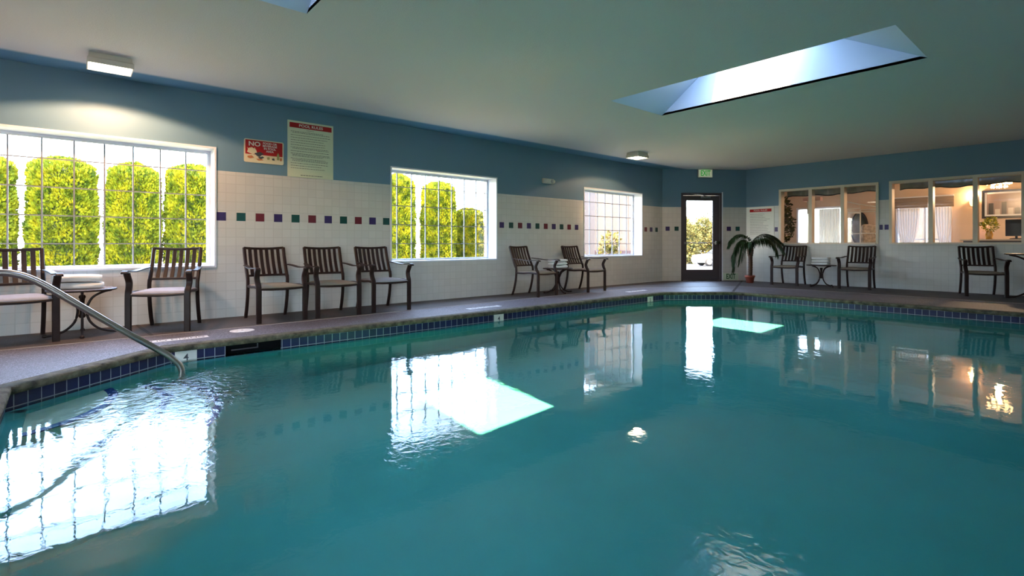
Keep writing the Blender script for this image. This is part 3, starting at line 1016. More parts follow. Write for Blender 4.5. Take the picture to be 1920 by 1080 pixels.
towel_stack(-6.80, 0.04, 0.4665, PI / 2 - 0.12, 2, 'on the side table nearest the handrail', 0.39, 0.25, 0.066, 1)
towel_stack(-6.76, 6.93, 0.4665, PI / 2, 3, 'on side table between middle and far windows', 0.33, 0.24, 0.050, 5)
towel_stack(-4.06, 12.27, 0.4665, 0.05, 3, 'on the side table beneath the lobby window', 0.32, 0.22, 0.050, 9)

# tall table at the right edge
r = empty('bistro_table', (-0.72, 12.20, 0))
tag(r, 'tall round bistro table with curved legs at the right photo edge', 'table')
q = MB(); q.lathe([(0.0001, 0), (0.44, 0), (0.452, 0.006), (0.452, 0.016), (0.44, 0.022), (0.0001, 0.022)], 44, (0, 0, 0.735), 0, True, False)
q.build('table_top', M['table_top'], r)
q = MB(); q.tube([(0.452 * math.cos(2 * PI * i / 44), 0.452 * math.sin(2 * PI * i / 44), 0.744) for i in range(44)], 0.013, 8, closed=True)
q.build('top_rim', M['bronze'], r)
q = MB(); q.lathe([(0.03, 0.33), (0.042, 0.36), (0.03, 0.39), (0.03, 0.45), (0.042, 0.48), (0.03, 0.51)], 14); q.build('hub', M['bronze'], r)
for k in range(4):
    a = PI / 2 * k + 0.2
    ca, sa = math.cos(a), math.sin(a)
    prof = [(0.40, 0.73), (0.27, 0.69), (0.12, 0.58), (0.05, 0.44), (0.07, 0.30), (0.16, 0.13), (0.30, 0.03), (0.40, 0.014)]
    q = MB(); q.tube(smooth_path([(c_ * ca, c_ * sa, z_) for c_, z_ in prof], 5), 0.014, 8)
    q.lathe([(0.022, 0.0), (0.026, 0.008), (0.022, 0.024), (0.010, 0.03)], 10, (0.40 * ca, 0.40 * sa, 0.0))
    q.build('leg', M['bronze'], r)

# ------------------------------------------------------------------ handrail
r = empty('pool_handrail', (-5.08, -0.95, 0))
tag(r, 'curved stainless steel handrail sloping from the deck into the pool corner', 'handrail')
q = MB()
rx, ry = -5.08, -0.95
pts = [(-5.08, -0.95, 0.0), (-5.08, -0.95, 0.45), (-5.08, -0.93, 0.59), (-5.08, -0.85, 0.68), (-5.08, -0.68, 0.715), (-5.08, -0.46, 0.715), (-5.08, -0.32, 0.705), (-5.08, -0.18, 0.63), (-5.07, 0.05, 0.44), (-5.06, 0.30, 0.232), (-5.05, 0.52, 0.060), (-5.04, 0.62, -0.025), (-5.04, 0.68, -0.11), (-5.04, 0.69, -0.24), (-5.04, 0.69, -0.62)]
q.tube(smooth_path([(x - rx, y - ry, z) for x, y, z in pts], 7), 0.0245, 16, ref=(1, 0, 0))
q.build('rail_tube', M['steel'], r)
q = MB(); q.lathe([(0.07, 0.0), (0.07, 0.006), (0.05, 0.016), (0.026, 0.024)], 24); q.build('base_flange', M['steel'], r)


# ------------------------------------------------------------------ lettering
def text_mesh(name, body, size, mat_, parent, loc, rot, ext=0.0006, align='CENTER', spacing=1.0, xs=1.0, bold=0.0):
    cu = bpy.data.curves.new(name, 'FONT')
    cu.body = body; cu.size = size; cu.extrude = ext; cu.align_x = align; cu.align_y = 'CENTER'; cu.space_character = spacing
    cu.offset = bold
    tmp = bpy.data.objects.new('tmp', cu); COL.objects.link(tmp)
    dg = bpy.context.evaluated_depsgraph_get(); dg.update()
    me = bpy.data.meshes.new_from_object(tmp.evaluated_get(dg))
    bpy.data.objects.remove(tmp)
    me.materials.clear(); me.materials.append(mat_)
    for v in me.vertices: v.co.x *= xs
    o = bpy.data.objects.new(name, me); COL.objects.link(o)
    o.parent = parent; o.location = loc; o.rotation_euler = rot
    return o


LR = (PI / 2, 0, PI / 2)        # text on the left wall reads from the room (faces +X)
FR = (PI / 2, 0, 0)             # text on the far wall (faces -Y)


def text_lines(q, put, u0, u1, rows, h, seed, fill=(0.55, 1.0)):
    """rows of tiny unreadable print: word-length strokes; put(u0,u1,v0,v1)"""
    rnd = random.Random(seed)
    for (v, ind) in rows:
        end = u0 + (u1 - u0) * rnd.uniform(*fill)
        u = u0 + ind
        while u < end:
            wl = rnd.uniform(0.010, 0.034)
            put(u, min(u + wl, end), v - h / 2, v + h / 2)
            u += wl + 0.006


# POOL RULES sign (pale green sheet)
r = empty('pool_rules_sign', (WX, 2.49, 2.205))
tag(r, 'large pale green POOL RULES notice with red heading on the blue wall', 'sign')
q = MB(); q.box(0.001, 0.010, -0.31, 0.31, -0.38, 0.38); q.build('sign_panel', M['signgreen'], r, bevel=0.002)
q = MB(); q.box(0.010, 0.0112, -0.285, 0.285, 0.285, 0.352); q.build('heading_band', M['signred'], r)
text_mesh('heading_text', 'POOL RULES', 0.050, M['signwhite'], r, (0.0118, 0, 0.318), LR, xs=1.15, bold=0.0008)
q = MB()
rows = [(0.262, 0.20)]
z = 0.235; k = 0
for blk in (2, 1, 1, 1, 1, 1, 2, 1, 3, 3, 1, 1, 1):
    for i in range(blk):
        rows.append((z, 0.0 if i == 0 else 0.022)); z -= 0.0165
    z -= 0.0165
text_lines(q, lambda a, b_, c_, d_: q.box(0.0100, 0.0106, a, b_, c_, d_), -0.270, 0.272, rows[1:], 0.0055, 3, (0.75, 1.0))
text_lines(q, lambda a, b_, c_, d_: q.box(0.0100, 0.0106, a, b_, c_, d_), -0.06, 0.09, [(0.262, 0)], 0.005, 4)
text_lines(q, lambda a, b_, c_, d_: q.box(0.0100, 0.0106, a, b_, c_, d_), -0.14, 0.16, [(-0.352, 0)], 0.008, 5, (1, 1))
q.build('rule_text', M['ink'], r)

# NO FOOD OR BEVERAGE sign
r = empty('no_food_sign', (WX, 1.89, 2.115))
tag(r, 'small red and cream NO FOOD OR BEVERAGE sign left of the large rules notice', 'sign')
def rrect(a, b_, c_, d_, rad, n=5):
    o_ = []
    for (cx_, cy_, s_) in ((b_ - rad, d_ - rad, 0), (a + rad, d_ - rad, 1), (a + rad, c_ + rad, 2), (b_ - rad, c_ + rad, 3)):
        for i in range(n + 1):
            t_ = PI / 2 * (s_ + i / n)
            o_.append((cx_ + rad * math.cos(t_), cy_ + rad * math.sin(t_)))
    return o_
def yz_prism(q, pts, x0, x1, mi=0):
    n = len(pts)
    v = [(x0, p[0], p[1]) for p in pts] + [(x1, p[0], p[1]) for p in pts]
    q.add(v, [tuple(range(n))[::-1], tuple(range(n, 2 * n))] + [(i, (i + 1) % n, n + (i + 1) % n, n + i) for i in range(n)], mi)
q = MB(); yz_prism(q, rrect(-0.24, 0.24, -0.15, 0.15, 0.022), 0.001, 0.008); q.build('sign_panel', M['signcream'], r)
q = MB(); q.box(0.008, 0.0090, -0.225, 0.225, -0.045, 0.138); q.build('red_field', M['signred'], r)
text_mesh('lettering', 'NO', 0.078, M['signwhite'], r, (0.0095, -0.118, 0.088), LR, xs=1.15, bold=0.0018)
for k, s in enumerate(('FOOD OR', 'BEVERAGE', 'IN POOL', 'AREA')):
    text_mesh('lettering', s, 0.036, M['signwhite'], r, (0.0095, 0.068, 0.110 - 0.034 * k), LR, xs=1.05, bold=0.0006)
# generic beach clutter drawing: striped parasol, towel, bottle and cups
q = MB()
def poly(pts, x1, mi): yz_prism(q, pts, 0.0085, x1, mi)
poly([(-0.205, -0.02), (-0.19, 0.03), (-0.15, 0.045), (-0.10, 0.02), (-0.085, -0.03), (-0.14, -0.045)], 0.0102, 0)
for k in range(4):
    poly([(-0.205 + 0.028 * k, 0.035 + 0.004 * k), (-0.195 + 0.028 * k, 0.030 + 0.004 * k), (-0.165 + 0.022 * k, -0.01), (-0.172 + 0.022 * k, -0.012)], 0.0106, 0)
poly([(-0.12, -0.03), (-0.05, -0.005), (0.0, -0.03), (-0.03, -0.045), (-0.06, -0.075), (-0.09, -0.06)], 0.0106, 1)
poly([(-0.08, -0.08), (-0.02, -0.06), (0.0, -0.075), (-0.04, -0.10)], 0.0106, 1)
poly([(-0.20, -0.07), (-0.15, -0.06), (-0.12, -0.085), (-0.17, -0.10), (-0.20, -0.09)], 0.0104, 2)
poly([(-0.10, -0.10), (-0.04, -0.09), (-0.01, -0.11), (-0.07, -0.12)], 0.0104, 2)
poly([(0.03, -0.07), (0.06, -0.06), (0.07, -0.09), (0.04, -0.10)], 0.0104, 3)
poly([(0.09, -0.08), (0.12, -0.07), (0.13, -0.10), (0.10, -0.10)], 0.0104, 1)
poly([(0.155, -0.09), (0.185, -0.09), (0.185, -0.03), (0.176, 0.0), (0.164, 0.0), (0.155, -0.03)], 0.0104, 3)
poly([(0.195, -0.10), (0.215, -0.10), (0.22, -0.06), (0.19, -0.06)], 0.0106, 2)
q.build('beach_drawing', [M['signcream'], M['ink'], mat('drawing orange', (0.45, 0.16, 0.06)), mat('drawing olive', (0.25, 0.27, 0.12))], r)

# pale sign by the palm on the far wall
r = empty('pool_rules_sign', (-5.54, WY, 1.44))
tag(r, 'pale POOL RULES notice with thin red heading above the potted palm', 'sign')
q = MB(); q.box(-0.33, 0.33, -0.010, -0.001, -0.39, 0.37); q.build('sign_panel', M['signpale'], r, bevel=0.002)
q = MB(); q.box(-0.25, 0.27, -0.0112, -0.010, 0.255, 0.325); q.build('heading_band', M['signred2'], r)
text_mesh('heading_text', 'POOL RULES', 0.052, M['signwhite'], r, (0.01, -0.0118, 0.29), FR, xs=1.1)
q = MB()
rows = [(0.20 - 0.040 * i, 0.0) for i in range(13)]
text_lines(q, lambda a, b_, c_, d_: q.box(a, b_, -0.0106, -0.0100, c_, d_), -0.24, 0.25, rows, 0.007, 8, (0.6, 1.0))
q.build('rule_text', M['ink'], r)

# EXIT signs by the door
DR = (PI / 2, 0, math.atan2(DV.y, DV.x))
def exit_sign(s_, z_, w_, h_, d_, label, lit, name):
    p = dwp(s_, 0, z_)
    r = empty(name, p, math.atan2(DV.y, DV.x))
    tag(r, label, 'exit sign')
    q = MB(); q.box(-w_ / 2, w_ / 2, -d_, -0.001, -h_ / 2, h_ / 2); q.build('housing', M['plastic'], r, bevel=0.004)
    q = MB(); q.box(-w_ / 2 + 0.012, w_ / 2 - 0.012, -d_ - 0.002, -d_, -h_ / 2 + 0.012, h_ / 2 - 0.012)
    q.build('sign_face', M['exitlight'] if lit else M['signpale2'], r)
    text_mesh('lettering', 'EXIT', h_ * 0.92, M['exitgreen'] if lit else M['exitdark'], r, (0.0, -d_ - 0.003, 0), (PI / 2, 0, 0), xs=0.66, bold=0.004)
    return r
M['signpale2'] = mat('pale exit face', (0.50, 0.60, 0.46), 0.5)
r = exit_sign(1.065, 2.655, 0.36, 0.20, 0.05, 'lit green EXIT sign hanging above the glazed door', True, 'exit_sign')
q = MB(); q.box(-0.10, 0.10, -0.045, -0.005, 0.10, 0.104)
q.box(-0.09, 0.09, -0.055, -0.001, 0.1, 0.105); q.build('mounting_plate', M['exitgreen'], r)
r = exit_sign(1.72, 0.105, 0.40, 0.19, 0.018, 'low pale EXIT plate at floor level right of the door', False, 'exit_sign')

# wall-mounted emergency light
r = empty('emergency_light', (WX, 7.05, 2.14))
tag(r, 'small off-white emergency light on the blue wall between middle and far windows', 'wall light')
q = MB(); q.box(0.001, 0.055, -0.15, 0.15, -0.045, 0.05); q.build('housing', M['plastic'], r, bevel=0.012)
for s in (-1, 1):
    q = MB(); q.tube([(0.05, s * 0.09, 0.0), (0.075, s * 0.09, -0.005), (0.10, s * 0.09, -0.012)], 0.038, 16, ref=(0, 1, 0)); q.build('lamp_head', M['plastic'], r)


# ------------------------------------------------------------------ ceiling lamps
def ceiling_lamp(x, y, label, watt):
    r = empty('ceiling_lamp', (x, y, CZ))
    tag(r, label, 'ceiling light', 'ceiling lamps along the window wall')
    q = MB()
    # square canopy tapering to a shallow skirt
    def ring(a, b_, z): return [(-a, -b_, z), (a, -b_, z), (a, b_, z), (-a, b_, z)]
    v = ring(0.135, 0.165, 0) + ring(0.14, 0.17, -0.045) + ring(0.15, 0.18, -0.055) + ring(0.15, 0.18, -0.105) + ring(0.142, 0.172, -0.105) + ring(0.13, 0.16, -0.075)
    f = []
    for k in range(5):
        for j in range(4):
            f.append((k * 4 + j, k * 4 + (j + 1) % 4, (k + 1) * 4 + (j + 1) % 4, (k + 1) * 4 + j))
    f.append((0, 1, 2, 3))
    q.add(v, f); q.build('housing', M['lampbody'], r)
    q = MB(); q.box(-0.128, 0.128, -0.158, 0.158, -0.098, -0.078); q.build('lens', M['lens'], r, bevel=0.006)
    ld = bpy.data.lights.new('lamp_bulb', 'SPOT')
    ld.energy = watt; ld.color = (1.0, 0.56, 0.30); ld.spot_size = math.radians(152); ld.spot_blend = 0.12; ld.shadow_soft_size = 0.08
    lo = bpy.data.objects.new('lamp_bulb', ld); COL.objects.link(lo); lo.parent = r; lo.location = (0, 0, -0.115)
    return r


LAMP_W = 230
ceiling_lamp(-6.47, 0.28, 'lit square ceiling lamp above the largest window', LAMP_W)
ceiling_lamp(-6.23, 8.69, 'square ceiling lamp near the far window, towards the exit door', LAMP_W * 0.3)

# ------------------------------------------------------------------ potted palm
r = empty('potted_palm', (-5.50, 12.08, 0))
tag(r, 'potted palm with drooping fronds in a terracotta pot in the corner by the exit door', 'plant')
q = MB(); q.lathe([(0.0001, 0.002), (0.075, 0.002), (0.098, 0.13), (0.112, 0.135), (0.114, 0.175), (0.104, 0.177), (0.097, 0.15), (0.0001, 0.145)], 28, (0, 0, 0), 0, True, False)
q.build('pot', M['terracotta'], r)
q = MB(); q.lathe([(0.0001, 0.165), (0.05, 0.16), (0.098, 0.150)], 20, (0, 0, 0), 0, True, False); q.build('soil', M['soil'], r)
q = MB()
tp = []; ts = []
for i in range(30):
    u = i / 29
    tp.append((0.012 * math.sin(3 * u), 0.01 * math.cos(2.5 * u), 0.12 + 0.80 * u))
    ts.append((1.0 if u < 0.6 else 1.0 + 0.5 * math.sin(PI * (u - 0.6) / 0.4)) * (1.0 + 0.12 * (i % 2)))
q.tube(tp, 0.046, 14, ref=(1, 0, 0), scale=ts)
q.build('trunk', M['bark'], r)


def frond(q, path, leaf, seed, hang=0.55):
    rnd = random.Random(seed)
    P_ = smooth_path(path, 8)
    q.tube(P_, 0.007, 5, ref=(0.3, 1, 0.2), scale=[1 - 0.8 * i / len(P_) for i in range(len(P_))])
    n = len(P_)
    L_ = [0]
    for i in range(1, n): L_.append(L_[-1] + (P_[i] - P_[i - 1]).length)
    tot = L_[-1]
    k = 0.10 * tot
    while k < tot * 0.995:
        i = max(j for j in range(n - 1) if L_[j] <= k)
        t = (P_[i + 1] - P_[i]).normalized()
        p = P_[i] + t * (k - L_[i])
        side = t.cross(Vector((0, 0, 1)))
        if side.length < 0.2: side = Vector((1, 0, 0))
        side.normalize()
        u = k / tot
        ln = leaf * (0.45 + 0.75 * math.sin(PI * min(1, 0.15 + u * 0.85)) ** 0.8) * rnd.uniform(0.85, 1.15)
        for s in (-1, 1):
            d = (side * s * rnd.uniform(0.5, 0.9) + t * 0.75 + Vector((0, 0, -hang * rnd.uniform(0.6, 1.3)))).normalized()
            wv = d.cross(Vector((0.2, 0.3, 1))).normalized() * 0.012
            a = p; m1 = p + d * ln * 0.5 + Vector((0, 0, 0.01)); e_ = p + d * ln + Vector((0, 0, -ln * hang * 0.45))
            q.add([a - wv * 0.4, a + wv * 0.4, m1 + wv, e_, m1 - wv], [(0, 1, 2, 4), (4, 2, 3)])
        k += 0.012


R3 = Vector((math.cos(YAW), math.sin(YAW), 0))       # a sideways direction in the corner
FW = Vector((-math.sin(YAW), math.cos(YAW), 0))
fr_specs = [
    ([(0, 0, .90), (-0.10, -0.05, 1.08), (-0.28, -0.08, 1.14), (-0.47, -0.10, 1.02), (-0.55, -0.10, 0.86)], 0.17, 0.5),
    ([(0, 0, .88), (-0.13, -0.12, 0.99), (-0.33, -0.20, 0.98), (-0.46, -0.22, 0.72), (-0.44, -0.20, 0.46), (-0.49, -0.20, 0.30)], 0.17, 0.9),
    ([(0, 0, .88), (-0.10, -0.15, 0.95), (-0.25, -0.25, 0.90), (-0.34, -0.30, 0.66), (-0.38, -0.30, 0.45)], 0.15, 0.9),
    ([(0, 0, .90), (0.12, -0.05, 1.07), (0.30, -0.10, 1.15), (0.52, -0.14, 1.08), (0.70, -0.16, 0.92)], 0.17, 0.55),
    ([(0, 0, .90), (0.14, -0.12, 1.05), (0.34, -0.22, 1.08), (0.55, -0.28, 0.93), (0.66, -0.30, 0.72)], 0.17, 0.8),
    ([(0, 0, .88), (0.08, -0.22, 1.02), (0.22, -0.42, 1.02), (0.32, -0.54, 0.86), (0.36, -0.58, 0.66)], 0.16, 0.9),
    ([(0, 0, .88), (-0.05, -0.18, 0.98), (-0.12, -0.34, 0.93), (-0.17, -0.42, 0.72)], 0.13, 0.9),
]
for k, (pts, leaf, hg) in enumerate(fr_specs):
    q = MB()
    frond(q, [R3 * a - FW * (-b_) + Vector((0, 0, c_)) for a, b_, c_ in pts], leaf, k, hg)
    q.build('frond', M['frond'], r, recalc=False)

# ------------------------------------------------------------------ deck markings
def deck_text(body, y0, y1, x, size, label):
    w_ = y1 - y0
    r = empty('deck_marking', (x, (y0 + y1) / 2, 0.0))
    tag(r, label, 'deck marking', 'white stencils on the pool deck')
    q = MB(); q.box(-0.055, 0.055, -w_ / 2, w_ / 2, 0.0001, 0.0016); q.build('stencil_plate', M['deckwhite'], r)
    text_mesh('lettering', body, size, M['ink'], r, (0, 0, 0.0020), (0, 0, PI / 2), ext=0.0003, xs=1.0, bold=0.0006)
    return r
deck_text('NO DIVING', 0.52, 1.02, -5.84, 0.085, 'white stencil strip on the deck edge beside the handrail')
deck_text('NO DIVING', 4.22, 4.80, -5.88, 0.085, 'white stencil strip on the deck below the middle window')
deck_text('NO DIVING', 8.02, 8.60, -5.98, 0.085, 'white stencil strip on the deck below the far window')
r = empty('skimmer_lid', (-5.98, 1.36, 0))
tag(r, 'round white skimmer lid set in the deck by the leftmost of three armchairs', 'skimmer lid')
q = MB(); q.lathe([(0.0001, 0.004), (0.10, 0.004), (0.118, 0.001), (0.118, -0.003)], 36, (0, 0, 0), 0, True, False); q.build('lid', M['deckwhite'], r)
q = MB(); q.lathe([(0.012, 0.0045), (0.012, 0.0055)], 12); q.build('finger_hole', M['ink'], r)


def depth_tile(loc, n, txt, label, w_=0.17):
    r = empty('depth_marker', loc, n)
    tag(r, label, 'depth marker', 'white depth tiles in the waterline')
    q = MB(); q.box(-w_ / 2, w_ / 2, -0.006, -0.0005, -0.075, 0.075); q.build('tile_face', M['plastic'], r)
    text_mesh('lettering', txt, 0.085, M['ink'], r, (0, -0.0066, 0.01), (PI / 2, 0, 0), ext=0.0003, bold=0.001)
depth_tile((-5.471, 0.78, -0.125), PI / 2, '4', 'white depth tile in the waterline right of the handrail')
depth_tile((-5.486, 4.46, -0.125), PI / 2, '4', 'white depth tile in the waterline below the middle window')
depth_tile((-5.499, 8.06, -0.125), PI / 2, '5', 'white depth tile in the waterline near the far pool corner')

# ------------------------------------------------------------------ outside
GZ = -0.75


def leaf_mat(name, c1, c2, c3, scale=9.0):
    m = mat(name, c1, 0.6)
    t, NN, L, b = nodes_of(m)
    c = NN('ShaderNodeTexCoord'); n = NN('ShaderNodeTexNoise'); n.inputs['Scale'].default_value = scale; n.inputs['Detail'].default_value = 5
    L(c.outputs['Object'], n.inputs['Vector'])
    r_ = NN('ShaderNodeValToRGB'); e = r_.color_ramp.elements
    e[0].position = 0.36; e[0].color = (*c3, 1); e[1].position = 0.62; e[1].color = (*c1, 1)
    x = e.new(0.5); x.color = (*c2, 1)
    L(n.outputs['Fac'], r_.inputs['Fac']); L(r_.outputs['Color'], b.inputs['Base Color'])
    b.inputs['Specular IOR Level'].default_value = 0.15
    return m


M['hedge'] = leaf_mat('golden arborvitae foliage', (0.255, 0.225, 0.007), (0.165, 0.175, 0.006), (0.045, 0.068, 0.004), 3.2)
M['bush'] = leaf_mat('yellow green bush foliage', (0.15, 0.115, 0.035), (0.10, 0.09, 0.025), (0.045, 0.05, 0.015), 3.0)
M['ficus'] = leaf_mat('indoor tree foliage', (0.13, 0.12, 0.03), (0.07, 0.07, 0.02), (0.02, 0.025, 0.01), 9.0)
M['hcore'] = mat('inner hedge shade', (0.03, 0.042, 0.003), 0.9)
M['wood'] = mat('brown branch bark', (0.09, 0.06, 0.04), 0.9)
M['lot'] = mat('pale asphalt lot', (0.15, 0.13, 0.125), 0.9, var=0.1, vscale=0.6)
M['grass'] = mat('dry lawn', (0.12, 0.12, 0.05), 0.95, var=0.2, vscale=2)


def hedge_mesh(rad, h, n, seed, tuft=0.05, top=0.5):
    """rounded column: dark core and feathery sprays over the surface"""
    rnd = random.Random(seed)
    q = MB()
    prof = []
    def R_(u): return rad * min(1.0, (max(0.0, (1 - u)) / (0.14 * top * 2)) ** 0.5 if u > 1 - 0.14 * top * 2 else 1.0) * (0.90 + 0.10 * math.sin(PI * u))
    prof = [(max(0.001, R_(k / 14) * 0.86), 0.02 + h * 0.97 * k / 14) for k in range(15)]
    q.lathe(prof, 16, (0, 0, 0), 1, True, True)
    for i in range(n):
        u = rnd.random() ** 0.9; a = rnd.random() * 2 * PI
        lump = 1 + 0.09 * noise.noise(Vector((math.cos(a) * 2.2, math.sin(a) * 2.2, u * h * 2.6 + seed)))
        rr = R_(u) * rnd.uniform(0.84, 1.03) * lump
        p = Vector((rr * math.cos(a), rr * math.sin(a), h * u * lump ** 0.3))
        d = Vector((math.cos(a) * 0.7, math.sin(a) * 0.7, rnd.uniform(0.3, 1.3) + (1.0 if u > 0.9 else 0))).normalized()
        sd_ = d.cross(Vector((rnd.uniform(-1, 1), rnd.uniform(-1, 1), rnd.uniform(-1, 1)))).normalized()
        l = tuft * rnd.uniform(0.6, 1.5); wv = sd_ * l * 0.34
        q.add([p, p + d * l * 0.55 + wv, p + d * l, p + d * l * 0.55 - wv], [(0, 1, 2, 3)], 0)
    return q


def foliage_cloud(q, blobs, n, tuft, seed, mi=0):
    rnd = random.Random(seed)
    tot = sum(b_[3] ** 2 for b_ in blobs)
    for (x, y, z, rr) in blobs:
        for i in range(int(n * rr * rr / tot)):
            d = Vector((rnd.gauss(0, 1), rnd.gauss(0, 1), rnd.gauss(0, 1))).normalized()
            p = Vector((x, y, z)) + d * rr * rnd.uniform(0.55, 1.05)
            d2 = (d + Vector((rnd.uniform(-.8, .8), rnd.uniform(-.8, .8), rnd.uniform(-.4, .8)))).normalized()
            s_ = d2.cross(Vector((rnd.uniform(-1, 1), rnd.uniform(-1, 1), rnd.uniform(-1, 1)))).normalized()
            l = tuft * rnd.uniform(0.6, 1.4); wv = s_ * l * 0.3
            q.add([p, p + d2 * l * 0.5 + wv, p + d2 * l, p + d2 * l * 0.5 - wv], [(0, 1, 2, 3)], mi)


hs = []
for k in range(3):
    r = empty('arborvitae')
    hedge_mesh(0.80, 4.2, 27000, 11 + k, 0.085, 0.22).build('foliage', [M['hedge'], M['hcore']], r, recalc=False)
    q = MB(); q.tube([(0, 0, -0.02), (0, 0, 0.25)], 0.07, 8, ref=(1, 0, 0)); q.build('trunk', M['wood'], r)
    hs.append(r)
spots = [(-20.90, -2.09, 0.999, 1.00, 'golden clipped arborvitae cut off by the left edge of the photo, through the largest window'),
         (-20.90, -0.23, 1.013, 1.00, 'second golden arborvitae from the left seen through the largest window'),
         (-20.90, 1.52, 1.013, 0.90, 'third golden arborvitae from the left seen through the largest window'),
         (-20.90, 3.15, 1.035, 0.95, 'rightmost golden arborvitae seen through the largest window'),
         (-20.90, 11.11, 1.130, 0.95, 'tallest golden arborvitae, at the left side of the middle window view'),
         (-20.71, 13.15, 1.076, 1.00, 'middle golden arborvitae of the three seen through the middle window'),
         (-20.90, 15.05, 0.809, 0.90, 'shortest golden arborvitae, rightmost in the middle window view')]
for i, (x, y, kz, kr, lb) in enumerate(spots):
    o = hs[i] if i < 3 else copy_tree(hs[i % 3])
    o.location = (x, y, GZ); o.scale = (kr, kr, kz); o.rotation_euler.z = 1.3 * i
    tag(o, lb, 'shrub', 'clipped golden arborvitae outside the windows')

# ground with lot and lawn
mb = MB(); mb.box(-90, -26, -60, 90, GZ - 0.2, GZ); mb.box(-26, 20, 22, 90, GZ - 0.2, GZ)
struct(mb, 'ground_lot', M['lot'])
mb = MB(); mb.box(X1 + 0.2, 30, -60, 18.6, GZ - 0.2, GZ - 0.002); mb.box(WX - WT, X1 + 0.2, -60, Y0 - 0.2, GZ - 0.2, GZ - 0.002); mb.box(-26, WX - WT, -60, 22, GZ - 0.2, GZ - 0.002); mb.box(WX - WT, 20, 18.6, 22, GZ - 0.2, GZ - 0.002)
struct(mb, 'ground_lawn', M['grass'])

# neighbouring buildings
M['siding'] = mat('pinkish beige siding', (0.060, 0.046, 0.042), 0.8, var=0.04, vscale=3)
M['plinth'] = mat('maroon plinth', (0.018, 0.007, 0.016), 0.8)
M['rooftrim'] = mat('pale fascia', (0.12, 0.11, 0.105), 0.7)


def building(x0, x1, y0, y1, h, label, plinth):
    r = empty('neighbouring_building', ((x0 + x1) / 2, (y0 + y1) / 2, GZ))
    tag(r, label, 'building')
    a, b_ = (x1 - x0) / 2, (y1 - y0) / 2
    q = MB(); q.box(-a, a, -b_, b_, plinth, h); q.build('wall', M['siding'], r)
    q = MB(); q.box(-a - 0.03, a + 0.03, -b_ - 0.03, b_, 0, plinth); q.build('plinth', M['plinth'], r)
    q = MB(); q.box(-a - 0.25, a + 0.25, -b_ - 0.25, b_ + 0.1, h, h + 0.25); q.build('eaves', M['rooftrim'], r)
    q = MB()
    n = int((x1 - x0) / 0.6)
    for k in range(n + 1):
        x = -a + 2 * a * k / n
        q.box(x - 0.02, x + 0.02, -b_ - 0.02, -b_, plinth, h)
    q.build('siding_battens', M['siding'], r)


building(-11.45, -9.45, 13.6, 14.7, 4.2, 'pinkish beige building wing with dark plinth filling the far window view', 1.45)
building(-17.7, -14.4, 13.6, 19.0, 5.0, 'pinkish beige building beyond the shrubs at the right side of the middle window', 0.8)
building(-6.5, 1.5, 22.5, 27.0, 4.2, 'pale pinkish building wall glimpsed through the lobby back windows', 0.9)
# small shrub in front of the wing
r = empty('shrub', (-10.35, 12.75, GZ)); tag(r, 'loose yellow-green shrub in front of the beige wing in the far window', 'shrub')
q = MB(); foliage_cloud(q, [(0.1, 0, 1.3, 0.35), (0.2, 0, 1.75, 0.28), (0.15, 0.1, 0.8, 0.4)], 1600, 0.09, 3); q.build('foliage', M['bush'], r, recalc=False)
q = MB(); q.tube([(0, 0, -0.02), (0.1, 0, 0.9), (0.15, 0, 1.7)], 0.02, 6, ref=(1, 0, 0)); q.build('stem', M['wood'], r)
r = empty('shrub', (-12.1, 13.1, GZ)); tag(r, 'low dark green shrub at the lower left corner of the far window', 'shrub')
q = MB(); foliage_cloud(q, [(0, 0, 0.5, 0.5), (0, 0.1, 1.05, 0.42)], 1400, 0.09, 4); q.build('foliage', M['ficus'], r, recalc=False)
q = MB(); q.tube([(0, 0, -0.02), (0, 0, 0.9)], 0.03, 6, ref=(1, 0, 0)); q.build('stem', M['wood'], r)


def far(D, px, z=GZ):
    u = (px - 960) / 960
    p = FW * D + R3 * (u * D)
    return Vector((p.x, p.y, z))


# bushes beyond the door
for k, (D, px, rr, h, lb) in enumerate([(43, 1276, 1.4, 3.9, 'broad yellow-green bush at the left of the door glass view'),
                                        (48, 1318, 1.7, 4.0, 'broad yellow-green bush behind the white car in the door glass view'),
                                        (43, 1360, 1.4, 3.8, 'yellow-green bush at the right edge of the door glass view')]):
    r = empty('bush', far(D, px)); tag(r, lb, 'bush')
    q = MB()
    foliage_cloud(q, [(0, 0, h * 0.25, rr * 0.95), (-0.5, 0, h * 0.5, rr * 0.75), (0.5, 0.2, h * 0.55, rr * 0.75), (0.0, 0, h * 0.78, rr * 0.6)], 9000, 0.2, 20 + k)
    q.build('foliage', M['bush'], r, recalc=False)
    q = MB(); q.tube([(0, 0, -0.02), (0, 0, h * 0.6)], 0.08, 6, ref=(1, 0, 0)); q.build('trunk', M['wood'], r)
r = empty('slender_tree', far(53, 1325)); tag(r, 'thin sparse pale tree rising above the bushes in the door glass', 'tree')
q = MB()
q.tube([(0, 0, -0.02), (0.1, 0, 2.5), (0.0, 0, 5.2)], 0.06, 6, ref=(1, 0, 0), scale=[1, 0.7, 0.2])
rnd = random.Random(5)
for k in range(26):
    z = rnd.uniform(1.6, 4.9); a = rnd.random() * 6.3; l = (5.6 - z) * 0.35
    q.tube([(0, 0, z), (l * math.cos(a) * 0.5, l * math.sin(a) * 0.5, z + l * 0.7), (l * math.cos(a), l * math.sin(a), z + l * 1.5)], 0.02, 4, ref=(1, 0, 0), scale=[1, 0.7, 0.3])
q.build('branches', M['wood'], r, recalc=False)
q = MB(); foliage_cloud(q, [(0, 0, 4.3, 0.8), (-0.5, 0, 3.4, 0.9), (0.5, 0, 3.2, 0.9)], 500, 0.16, 9); q.build('foliage', M['bush'], r, recalc=False)

